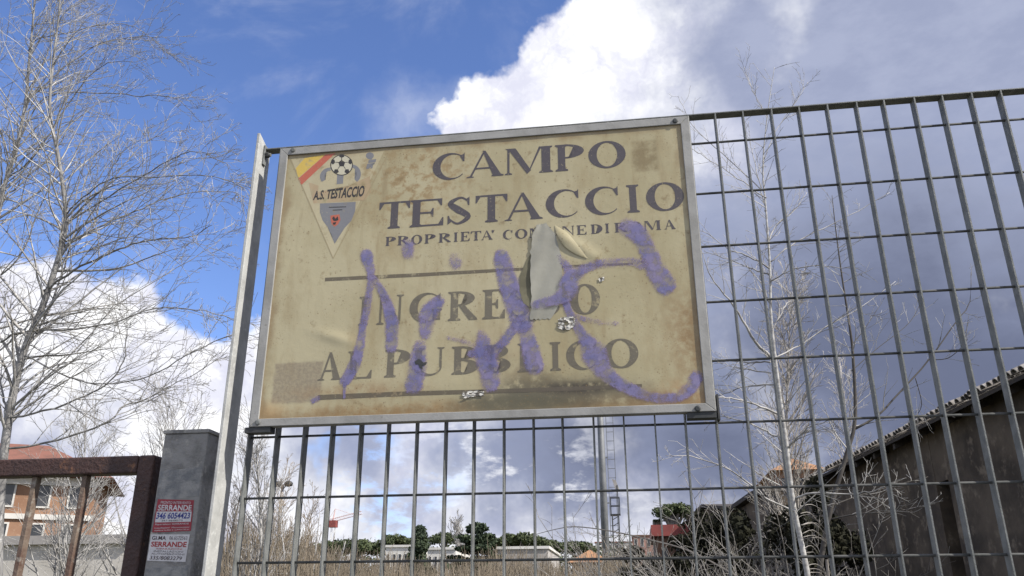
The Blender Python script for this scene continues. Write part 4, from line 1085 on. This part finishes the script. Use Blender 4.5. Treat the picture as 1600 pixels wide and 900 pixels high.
# ------------------------------------------------------------------ shed at the right
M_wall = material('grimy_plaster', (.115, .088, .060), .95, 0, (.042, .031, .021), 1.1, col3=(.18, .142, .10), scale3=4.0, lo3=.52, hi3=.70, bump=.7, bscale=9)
M_tile = material('old_roof_tile', (.27, .24, .21), .9, 0, (.17, .155, .14), 5, col3=(.42, .40, .37), scale3=14, bump=.3, bscale=40)
M_wood = material('dark_rafter_wood', (.03, .024, .02), .9, 0, (.05, .04, .03), 6)
def shed():
    ze = EYE + 2.6
    A = on_z(1600, 578, ze); B = on_z(1285, 738, ze)
    d = unit((B - A) * np.array([1, 1, 0])); nrm_ = np.array([-d[1], d[0], 0])      # nrm_ points left, towards the view
    if nrm_[0] > 0: nrm_ = -nrm_
    P0 = A - d * 7.0; Lw = 7.0 + np.linalg.norm(B - A) + 3.2
    t = thing('plaster_shed', 'long dark plastered shed with tiled eave running away at the right', 'building', tuple(P0 * np.array([1, 1, 0])))
    W_ = lambda s, o, z: P0 * np.array([1, 1, 0]) + d * s - nrm_ * o + np.array([0, 0, z])
    def slab(name, s0, s1, o0, o1, z0, z1, mat, par):
        P = [W_(s0, o0, z0), W_(s1, o0, z0), W_(s1, o1, z0), W_(s0, o1, z0)]
        return MB().prism(P, (0, 0, z1 - z0)).build(name, mat, par)
    # gap in the wall, found from the photograph
    def s_at(px, py):
        r = ray(px, py); n2 = nrm_; k_ = ((W_(0, .32, 0) - CAM) @ n2) / (r @ n2)
        return float((CAM + r * k_ - W_(0, 0, 0)) @ d), float((CAM + r * k_)[2])
    g0, zg = s_at(1499, 840); g1, _ = s_at(1478, 840)
    _, ztop = s_at(1472, 752)
    s_lo, s_hi = min(g0, g1), max(g0, g1)
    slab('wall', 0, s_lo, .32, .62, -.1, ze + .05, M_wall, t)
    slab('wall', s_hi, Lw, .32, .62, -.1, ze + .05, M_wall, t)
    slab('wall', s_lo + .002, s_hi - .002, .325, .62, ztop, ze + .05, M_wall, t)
    slab('rear_wall', 0, Lw, 6.0, 6.3, -.1, ze + 2.0, M_wall, t)
    slab('inner_wall', s_lo - 1.5, s_hi + 1.5, 1.9, 2.0, -.1, ze - .2, M_wood, t)
    # roof deck and rafters
    sl = .42
    P = [W_(-.2, .02, ze - .03), W_(Lw, .02, ze - .03), W_(Lw, 6.5, ze - .03 + sl * 6.48), W_(-.2, 6.5, ze - .03 + sl * 6.48)]
    roof = MB().prism(P, (0, 0, -.05)).build('roof', M_wood, t)
    n = int(Lw / .9)
    r0 = None
    for i in range(n):
        s = .3 + i * .9
        Pq = [W_(s, .06, ze - .085), W_(s + .08, .06, ze - .085), W_(s + .08, .9, ze - .085 + sl * .84), W_(s, .9, ze - .085 + sl * .84)]
        MB().prism(Pq, (0, 0, -.09)).build('rafter', M_wood, roof)
    # barrel tiles: the two lowest courses as pieces, the rest as one part
    def barrel(L, r0_, r1_):
        k_ = 8; V = []
        for (x, rr) in ((0, r0_), (L, r1_)):
            for o in (rr, rr - .012):
                for a in np.linspace(0, math.pi, k_): V.append((x, o * math.cos(a), o * math.sin(a)))
        F = []
        for j in range(k_ - 1):
            F += [(j, j + 1, 2 * k_ + j + 1, 2 * k_ + j), (k_ + j + 1, k_ + j, 3 * k_ + j, 3 * k_ + j + 1), (j + 1, j, k_ + j, k_ + j + 1), (2 * k_ + j, 2 * k_ + j + 1, 3 * k_ + j + 1, 3 * k_ + j)]
        return V, F
    V, F = barrel(.46, .062, .052)
    me = bpy.data.meshes.new('tile'); me.from_pydata(V, [], F); me.materials.append(M_tile); me.update()
    up = -nrm_; ex = unit(up + np.array([0, 0, sl])); ey = d; ez = np.cross(ex, ey)
    if ez[2] < 0: ey = -ey; ez = np.cross(ex, ey)
    step = .148; cnt = int(Lw / step)
    R = np.random.default_rng(4)
    for row in range(2):
        for i in range(cnt):
            o = bpy.data.objects.new('tile', me); COL.objects.link(o); o.parent = roof
            p = W_(i * step + .05 + R.normal() * .008, -.03 + row * .40 + R.normal() * .012, ze + .0 + row * .40 * sl + (.012 if row else 0)) - origin(roof)
            Mx = Matrix(((ex[0], ey[0], ez[0], p[0]), (ex[1], ey[1], ez[1], p[1]), (ex[2], ey[2], ez[2], p[2]), (0, 0, 0, 1)))
            o.matrix_local = Mx @ Matrix.Rotation(R.normal() * .03, 4, 'Y')
    rest = MB()
    Vn = np.array(V)
    Q = np.stack([ex, ey, ez], 1)
    for row in range(2, 15):
        for i in range(cnt):
            p = W_(i * step + .05, -.03 + row * .40, ze + row * .40 * sl)
            rest.add((Vn @ Q.T) + p, F)
    tag(rest.build('upper_tiles', M_tile, roof), kind='stuff')
    # the lower outbuilding further along the same wall line
    def wl(px, py, off):
        r = ray(px, py); k_ = ((W_(0, off, 0) - CAM) @ nrm_) / (r @ nrm_); return CAM + r * k_
    t2 = thing('stone_outbuilding', 'dark gabled outbuilding adjoining the far end of the shed', 'building', tuple(wl(1130, 930, .2) * np.array([1, 1, 0])))
    prof = [wl(1212, 768, .1), wl(1185, 776, .1), wl(1150, 799, .1), wl(1105, 794, .1), wl(1083, 815, .1), wl(1060, 842, .1), wl(1048, 860, .1)]
    lo = [np.array([p[0], p[1], -.1]) for p in (prof[-1], prof[0])]
    MB().prism(prof + lo, -nrm_ * 5.0).build('wall', M_wall, t2)
    rf = MB()
    for a, b in zip(prof[:-1], prof[1:]):
        rf.prism([a + nrm_ * .2 + np.array([0, 0, .02]), b + nrm_ * .2 + np.array([0, 0, .02]), b - nrm_ * 5.1 + np.array([0, 0, .02]), a - nrm_ * 5.1 + np.array([0, 0, .02])], (0, 0, .12))
    rf.build('roof', M_wood, t2)
shed()

# ------------------------------------------------------------------ far things
def facade_block(name, label, cat, px0, px1, pyt, Y, depth, wall, roofm, rows, cols, win, frame=None, base_z=0.0, roof_h=None, band=None, wfrac=(.42, .55), group=None, over=.4, zlow=0, ph=.3):
    """a block with real window recesses, front facing the fence"""
    a = on_y(px0, pyt, Y); b = on_y(px1, pyt, Y); zt = (a[2] + b[2]) / 2
    x0, x1 = a[0], b[0]
    t = thing(name, label, cat, ((x0 + x1) / 2, Y, 0), group)
    bev = MB().box((x0, Y, -.1), (x1, Y + depth, zt)); w = bev.build('wall', wall, t)
    sw = (x1 - x0) / cols; sh = zt / rows
    for r in range(rows):
        for c in range(cols):
            cx = x0 + (c + .5) * sw; z0 = r * sh + sh * .26; ww = sw * wfrac[0]; hh = sh * wfrac[1]
            if z0 < zlow: continue
            f = MB()
            e = min(.12, ww * .12)
            f.box((cx - ww / 2 - e, Y - .06, z0 - e), (cx - ww / 2, Y - .005, z0 + hh + e)); f.box((cx + ww / 2, Y - .06, z0 - e), (cx + ww / 2 + e, Y - .005, z0 + hh + e))
            f.box((cx - ww / 2 + .002, Y - .06, z0 + hh), (cx + ww / 2 - .002, Y - .005, z0 + hh + e)); f.box((cx - ww / 2 + .002, Y - .09, z0 - e), (cx + ww / 2 - .002, Y - .005, z0))
            wo_ = f.build('window', frame or wall, t)
            MB().box((cx - ww / 2 + .003, Y - .02, z0 + .003), (cx + ww / 2 - .003, Y - .006, z0 + hh - .003)).build('pane', win, wo_)
    if band:
        for r in range(1, rows):
            MB().box((x0 - .05, Y - .14, r * sh - .14), (x1 + .05, Y - .003, r * sh + .14)).build('string_course', band, t)
        MB().box((x0 - .05, Y - .16, zt - .45), (x1 + .05, Y - .003, zt - .02)).build('cornice', band, t)
    if roof_h is None:
        MB().box((x0 - .2, Y - .2, zt + .003), (x1 + .2, Y + depth + .2, zt + ph)).build('parapet', roofm, t)
    else:
        o = over; X0, X1, Y0, Y1 = x0 - o, x1 + o, Y - o, Y + depth + o
        hh = min((X1 - X0), (Y1 - Y0)) / 2 * .96
        V = [(X0, Y0, zt + .003), (X1, Y0, zt + .003), (X1, Y1, zt + .003), (X0, Y1, zt + .003)]
        if X1 - X0 > Y1 - Y0: V += [(X0 + hh, (Y0 + Y1) / 2, zt + roof_h), (X1 - hh, (Y0 + Y1) / 2, zt + roof_h)]; F = [(0, 1, 5, 4), (1, 2, 5), (2, 3, 4, 5), (3, 0, 4), (0, 3, 2, 1)]
        else: V += [((X0 + X1) / 2, Y0 + hh, zt + roof_h), ((X0 + X1) / 2, Y1 - hh, zt + roof_h)]; F = [(0, 1, 4), (1, 2, 5, 4), (2, 3, 5), (3, 0, 4, 5), (0, 3, 2, 1)]
        MB().add(V, F).build('roof', roofm, t)
    return t, x0, x1, zt
M_orange = material('orange_brick_plaster', (.30, .175, .11), .9, 0, (.23, .125, .075), .5, col3=(.36, .24, .165), scale3=3)
M_redroof = material('red_tile_roof', (.20, .085, .06), .9, 0, (.15, .07, .05), 1.5, bump=.3, bscale=8)
M_white = material('white_render', (.62, .60, .56), .9, 0, (.5, .48, .44), .3)
M_grey = material('grey_concrete', (.36, .34, .32), .9, 0, (.27, .25, .23), .4)
M_glass = material('dark_window', (.03, .035, .04), .25, 0, (.06, .06, .065), .6)
M_red = material('red_paint', (.26, .06, .05), .75, 0, (.18, .045, .04), 2)
M_brown = material('brown_brick', (.17, .095, .06), .9, 0, (.12, .07, .05), .8)
M_terr = material('terracotta_roof', (.38, .20, .10), .9, 0, (.28, .15, .08), 2)
M_shut = material('orange_shutter', (.50, .22, .06), .7, 0, (.4, .17, .05), 3)
oh = facade_block('orange_house', 'orange brick apartment house with white bands and red roof behind the gate', 'house', -300, 110, 738, 38, 7, M_orange, M_redroof, 4, 9, M_glass, M_white, roof_h=2.3, band=M_white, over=.9)
oh[0].rotation_euler = (0, 0, math.radians(28))
facade_block('low_wall_building', 'pale low garden building below the orange house', 'building', -140, 200, 852, 26, 4, material('pale_plaster', (.55, .52, .47), .9, 0, (.44, .41, .36), .6), M_grey, 1, 6, M_glass, None, wfrac=(.25, .3))
facade_block('white_house', 'low flat white house left of the dark conifer', 'house', 603, 648, 855, 115, 10, M_white, M_white, 2, 5, M_glass, None)
facade_block('white_house', 'low flat white house between the conifer and the cedar', 'house', 668, 712, 859, 110, 10, M_white, M_white, 2, 5, M_glass, None)
facade_block('grey_hall', 'pale grey blank hall right of the cedar', 'building', 778, 856, 858, 95, 14, M_grey, M_white, 1, 5, M_glass, None, wfrac=(.2, .1))
facade_block('tiled_hut', 'small hut with terracotta tiled roof left of the light mast', 'house', 894, 948, 879, 60, 4, M_brown, M_terr, 1, 3, M_shut, None, roof_h=.95, over=.35, wfrac=(.3, .35))
facade_block('white_apartments', 'far white apartment block with windows right behind the light mast', 'building', 930, 988, 848, 230, 14, M_white, M_redroof, 7, 6, M_glass, None)
facade_block('pink_apartments', 'far pinkish apartment block with flat roof beside the red-roofed hut', 'building', 988, 1028, 838, 180, 14, material('pink_brick', (.36, .2, .16), .9, 0, (.28, .16, .13), .3), M_brown, 6, 4, M_glass, M_white)
facade_block('red_roofed_hut', 'brown hut with bright red sloping roof in front of the pine', 'house', 1026, 1070, 838, 32, 4.5, M_brown, M_red, 2, 2, M_glass, None, ph=.42)
facade_block('orange_gable_house', 'sunlit orange house peeking over the far end of the shed roof', 'house', 1212, 1282, 735, 55, 8, M_orange, M_terr, 4, 3, M_glass, None, roof_h=1.0, zlow=3)

M_pine = material('pine_needles', (.075, .092, .034), .8, 0, (.04, .056, .022), .8)
M_pine2 = material('dark_conifer_needles', (.028, .045, .024), .8, 0, (.05, .07, .03), .8)
def leaves(mb, c, rad, n, size, R, flat=.0):
    """small crossed faces through an ellipsoid's volume"""
    u = R.normal(size=(n, 3)); u /= np.linalg.norm(u, axis=1)[:, None]
    r = R.random(n) ** .45
    P = np.asarray(c) + u * r[:, None] * np.asarray(rad)
    a = R.normal(size=(n, 3)); a /= np.linalg.norm(a, axis=1)[:, None]
    b = np.cross(a, R.normal(size=(n, 3))); b /= np.linalg.norm(b, axis=1)[:, None]
    s = size * R.uniform(.6, 1.4, n)[:, None]
    V = np.stack([P - a * s, P + b * s * .6, P + a * s, P - b * s * .6], 1).reshape(-1, 3)
    mb.Q.append(np.arange(4 * n).reshape(-1, 4) + mb.n); mb.add(V, [])
def umbrella_pine(px, pyt, half, Y, label, seed, thick=.42, pyb=None):
    R = np.random.default_rng(seed)
    top = on_y(px, pyt, Y); hw = abs(on_y(px + half, pyt, Y)[0] - top[0]); h = hw * thick * 2
    t = thing('umbrella_pine', label, 'tree', (top[0], Y, 0), 'umbrella pines on the skyline')
    cz = top[2] - h * .5
    P = shoot(np.array([top[0], Y, 0.]), np.array([0, 0, 1.]), cz, 8, .03, (0, 0, .2), R)
    tr = MB().tube(P, np.linspace(.4, .22, len(P)), 7); tr.build('trunk', M_barkd, t, True)
    lm = MB()
    mb = MB()
    for i in range(26):
        a = R.uniform(0, 2 * math.pi); rr = hw * .82 * math.sqrt(R.random())
        c = np.array([top[0] + rr * math.cos(a), Y + rr * math.sin(a), cz + h * .34 * (1 - (rr / hw) ** 2) - h * .06 + R.normal() * h * .05])
        leaves(mb, c, (hw * .30, hw * .30, h * .24), 260, hw * .05, R)
        if i % 3 == 0: lm.tube([P[-2], (P[-2] + c) / 2 + np.array([0, 0, -h * .05]), c], [.16, .10, .05], 5)
    lm.build('limbs', M_barkd, t)
    mb.build('crown', M_pine, t)
for (px, pyt, half, Y, th, lab) in [(618, 836, 30, 140, .42, 'umbrella pine above the left white house'), (694, 833, 27, 135, .45, 'round umbrella pine left of the cedar'), (812, 834, 44, 150, .36, 'broad umbrella pine above the grey hall'),
                                     (852, 844, 38, 155, .34, 'low broad umbrella pine right of the grey hall'), (905, 846, 34, 140, .45, 'umbrella pine just left of the light mast'), (780, 842, 22, 160, .4, 'umbrella pine just right of the cedar'),
                                     (560, 843, 40, 150, .4, 'umbrella pine above the brown thicket'), (520, 846, 34, 155, .42, 'umbrella pine partly hidden by bare stems under the crane')]:
    umbrella_pine(px, pyt, half, Y, lab, int(px), th)
umbrella_pine(1053, 788, 34, 46, 'large umbrella pine behind the red-roofed hut', 77, .50)
umbrella_pine(1027, 811, 8, 47, 'small tuft of pine left of the large pine', 78, .55)
def conifer(px, pyt, half, Y, label, seed, layers=9, cedar=False):
    R = np.random.default_rng(seed)
    top = on_y(px, pyt, Y); hw = abs(on_y(px + half, pyt, Y)[0] - top[0]); Ht = top[2]
    t = thing('cedar_tree' if cedar else 'conifer', label, 'tree', (top[0], Y, 0))
    MB().tube([(top[0], Y, 0), (top[0] + .05, Y, Ht * .5), (top[0], Y, Ht * .98)], [.4, .25, .04], 7).build('trunk', M_barkd, t, True)
    mb = MB(); lm = MB()
    for l in range(layers):
        f = l / (layers - 1); z = Ht * (.30 + .67 * f)
        rr = hw * ((1 - f) ** (.55 if cedar else .8) * .95 + .08)
        for i in range(9 if cedar else 8):
            a = R.uniform(0, 2 * math.pi); q = rr * R.uniform(.35, 1.0)
            c = np.array([top[0] + q * math.cos(a), Y + q * math.sin(a), z + R.normal() * .2 + (.12 * q if cedar else -.15 * q)])
            leaves(mb, c, (hw * .30, hw * .30, Ht * (.028 if cedar else .06)), 260, hw * .06, R)
            lm.tube([(top[0], Y, z), c], [.09, .03], 4, False)
    lm.build('limbs', M_barkd, t); mb.build('crown', M_pine2, t)
conifer(657, 827, 30, 90, 'dark pointed conifer between the two white houses', 51)
conifer(746, 822, 50, 95, 'dark spreading cedar with layered branches in the middle distance', 52, 7, True)

def dark_bushes():
    R = np.random.default_rng(44)
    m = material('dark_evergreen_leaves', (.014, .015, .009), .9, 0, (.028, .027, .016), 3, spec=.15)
    for (px, py, rx, rz, Y, lab) in [(1265, 850, .34, .55, 7.9, 'dark evergreen bush against the shed wall behind the white-barked tree'), (1130, 850, .75, .55, 12.5, 'dark evergreen bush at the foot of the outbuilding wall'), (1030, 893, .5, .35, 12.0, 'low dark bush under the red-roofed hut')]:
        c = on_y(px, py, Y)
        t = thing('dark_bush', lab, 'bush', (c[0], Y, 0))
        st = MB(); lv = MB()
        for i in range(16):
            q = np.array([c[0] + R.normal() * rx * .55, Y + R.normal() * .25, c[2] + R.normal() * rz * .45])
            P = catmull([np.array([c[0] + R.normal() * .1, Y + R.normal() * .1, 0]), np.array([(c[0] + q[0]) / 2, (Y + q[1]) / 2, q[2] * .6]), q], 8)
            st.tube(P, np.linspace(.018, .005, 8), 5)
            leaves(lv, q, (rx * .42, .3, rz * .42), 420, .030, R)
            leaves(lv, (q[0], q[1], q[2] * .5), (rx * .42, .3, q[2] * .42), 260, .035, R)
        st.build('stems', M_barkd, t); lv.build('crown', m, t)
dark_bushes()

def tree_line():
    R = np.random.default_rng(61)
    mb = MB(); Y = 190
    for px in range(380, 1090, 9):
        p = on_y(px, 846 + 5 * math.sin(px * .05) + R.normal() * 2, Y)
        leaves(mb, (p[0], Y + R.normal() * 4, p[2] * .5), (2.4, 2.4, p[2] * .52), 230, .42, R)
    tag(mb.build('far_woodland', M_pine), 'distant green belt of trees along the horizon', 'woodland', kind='stuff')
tree_line()
def dry_brush():
    R = np.random.default_rng(62)
    mb = MB()
    for i in range(6500):
        px = R.uniform(350, 1010); Y = R.uniform(14, 46)
        p = on_y(px, 930, Y)
        hmax = EYE + (950 - (876 + 8 * math.sin(px * .03) + 9 * R.normal() - (60 * max(0, min(1, (560 - px) / 120))))) / FPX * (Y + 1.7)
        h = hmax * R.uniform(.72, 1.0)
        P = shoot(np.array([p[0], Y, 0.]), np.array([R.normal() * .16, R.normal() * .16, 1.]), h, 5, .06, (0, 0, .1), R)
        mb.tube(P, np.linspace(.013, .004, 6) * (1 + Y / 40), 3, False)
        if i % 2 == 0:
            sprout(mb, P, np.linspace(.010, .004, 6), R, 4, .5, (0, 0, .3), .004, 0, (.3, .8), .5, .1, None, 3)
    tag(mb.build('dry_brush', M_dry), 'brown dry brush and stalks along the bottom of the view', 'brush', kind='stuff')
dry_brush()

def light_mast():
    Y = 55
    b = on_y(948, 905, Y); top = on_y(937, 560, Y)
    x = on_y(946.5, 860, Y)[0]
    t = thing('light_mast', 'tall grey floodlight mast with ladder rising behind the sign', 'mast', (x, Y, 0))
    zt = on_y(940, 480, Y)[2]
    M_mast = material('mast_galvanised', (.19, .195, .20), .6, .2, (.13, .135, .14), 1.2)
    MB().tube([(x, Y, 0), (x, Y, zt * .5), (x, Y, zt)], [.27, .23, .17], 14).build('pole', M_mast, t, True)
    lad = MB(); xl = x + .62; w = .24
    for s in (-1, 1): lad.box((xl + s * w - .02, Y - .04, 1.5), (xl + s * w + .02, Y, zt - .5))
    ld = lad.build('ladder', M_mast, t)
    g = None
    for i in range(int((zt - 2.5) / .62)):
        if g is None: g = o = MB().box((xl - w, Y - .035, 1.8), (xl + w, Y - .005, 1.835)).build('rung', M_mast, ld)
        else: o = link(g.copy(), ld)
        o.location = (0, 0, i * .62)
    for i in range(int(zt / 3)):
        MB().box((x + .1, Y - .03, 2.2 + i * 3), (xl - w, Y + .03, 2.28 + i * 3)).build('bracket', M_mast, t)
    # head with lamps
    hd = MB().box((x - 2.2, Y - .15, zt - .05), (x + 2.2, Y + .15, zt + .1)).build('crossbar', M_mast, t)
    for i in range(6):
        xc = x - 1.9 + i * .76
        MB().prism([(xc - .25, Y - .45, zt - .62), (xc + .25, Y - .45, zt - .62), (xc + .25, Y - .6, zt - .12), (xc - .25, Y - .6, zt - .12)], (0, .3, 0)).build('floodlight', M_grey, hd)
    # shorter lattice pole with a basket
    Y2 = 53
    q = on_y(961.5, 800, Y2); x2 = q[0]; zb = on_y(960, 803, Y2)[2]; zt2 = on_y(958, 748, Y2)[2]
    t2 = thing('basket_pole', 'thin dark lattice pole with small basket and lamp right of the light mast', 'pole', (x2, Y2, 0))
    pl = MB()
    for s in (-1, 1): pl.tube([(x2 + s * .22, Y2, 0), (x2 + s * .20, Y2, zb)], .045, 5)
    for i in range(18): pl.tube([(x2 - .21, Y2, .4 + i * zb / 19), (x2 + .21, Y2, .4 + (i + .6) * zb / 19)], .025, 4)
    pl.build('lattice', M_dark, t2)
    bk = MB(); h = on_y(960, 777, Y2)[2] - zb
    for s in (-1, 1):
        for e_ in (0, .5): bk.tube([(x2 + s * .28, Y2 + e_, zb), (x2 + s * .28, Y2 + e_, zb + h)], .03, 4)
    for z in (zb + h, zb + h * .5): 
        for a, b_ in (((-.28, 0), (.28, 0)), ((.28, 0), (.28, .5)), ((.28, .5), (-.28, .5)), ((-.28, .5), (-.28, 0))): bk.tube([(x2 + a[0], Y2 + a[1], z), (x2 + b_[0], Y2 + b_[1], z)], .025, 4)
    bk.box((x2 - .32, Y2 - .04, zb - .06), (x2 + .32, Y2 + .54, zb)); bk.build('basket', M_dark, t2)
    MB().tube([(x2 + .2, Y2, zb), (x2 + .2, Y2, zt2 - .4)], .035, 5).build('lamp_stem', M_dark, t2)
    lp = MB().prism([(x2 - .12, Y2, zt2), (x2 + .12, Y2, zt2 - .1), (x2 + .34, Y2, zt2 - .75), (x2 + .1, Y2, zt2 - .8)], (0, .35, 0)); lp.build('lamp', M_grey, t2)
light_mast()
def lamp_post():
    Y = 34
    q = on_y(440, 765, Y); zt = on_y(442, 757, Y)[2]; x = on_y(438, 800, Y)[0]
    t = thing('lamp_post', 'slim grey lamp post with two round lamp heads among the bare trees', 'lamp post', (x, Y, 0))
    MB().tube([(x, Y, 0), (x, Y, zt)], [.10, .06], 10).build('pole', M_grey, t, True)
    for s in (-1, 1):
        MB().tube([(x, Y, zt - .25), (x + s * .12, Y, zt - .08), (x + s * .24, Y, zt - .02)], .025, 6).build('arm', M_dark, t, True)
        c = (x + s * .26, Y, zt)
        MB().tube([(c[0], Y, zt - .10), (c[0], Y, zt - .06), (c[0], Y, zt + .05), (c[0], Y, zt + .13), (c[0], Y, zt + .15)], [.05, .17, .20, .12, .02], 12).build('lamp_head', M_dark, t, True)
lamp_post()
def crane():
    Y = 260
    c = on_y(520, 816, Y)
    t = thing('tower_crane', 'far pink-red tower crane just above the treetops', 'crane', (c[0], Y, 0))
    M_cr = material('crane_pink_paint', (.62, .45, .43), .6, 0, (.55, .38, .36), .5)
    def lattice(a, b, w, n, name, mat):
        a = np.array(a, float); b = np.array(b, float); m = MB(); T = unit(b - a)
        A = unit(np.cross(T, [0, 1, .01])); B = np.cross(T, A)
        cs = [A * w + B * w, A * w - B * w, -A * w - B * w, -A * w + B * w]
        for o in cs: m.tube([a + o, b + o], .06, 4)
        for i in range(n):
            p = a + (b - a) * i / n; q = a + (b - a) * (i + 1) / n
            for j in range(4): m.tube([p + cs[j], q + cs[(j + 1) % 4]], .035, 3)
        return m.build(name, mat, t)
    lattice((c[0] + .3, Y, 0), (c[0] + .3, Y, c[2]), .55, 16, 'tower', M_white)
    j = on_y(565, 801, Y); k_ = on_y(508, 820, Y)
    lattice((c[0], Y, c[2] + .6), (j[0], Y, j[2]), .45, 14, 'jib', M_cr)
    lattice((c[0], Y, c[2] + .6), (k_[0], Y, c[2] + .5), .45, 4, 'counter_jib', M_cr)
    MB().box((c[0] - 1.1, Y - 1.2, c[2] - 1.6), (c[0] + 1.4, Y + 1, c[2] + .5)).build('cab', M_red, t)
    ap = on_y(524, 795, Y)
    MB().tube([(c[0], Y, c[2] + .5), (ap[0], Y, ap[2])], [.3, .12], 5).build('apex', M_cr, t)
    for e_ in ((j * .75 + c * .25), k_): MB().tube([(ap[0], Y, ap[2]), (e_[0], Y, e_[2])], .05, 4).build('stay', M_cr, t)
crane()
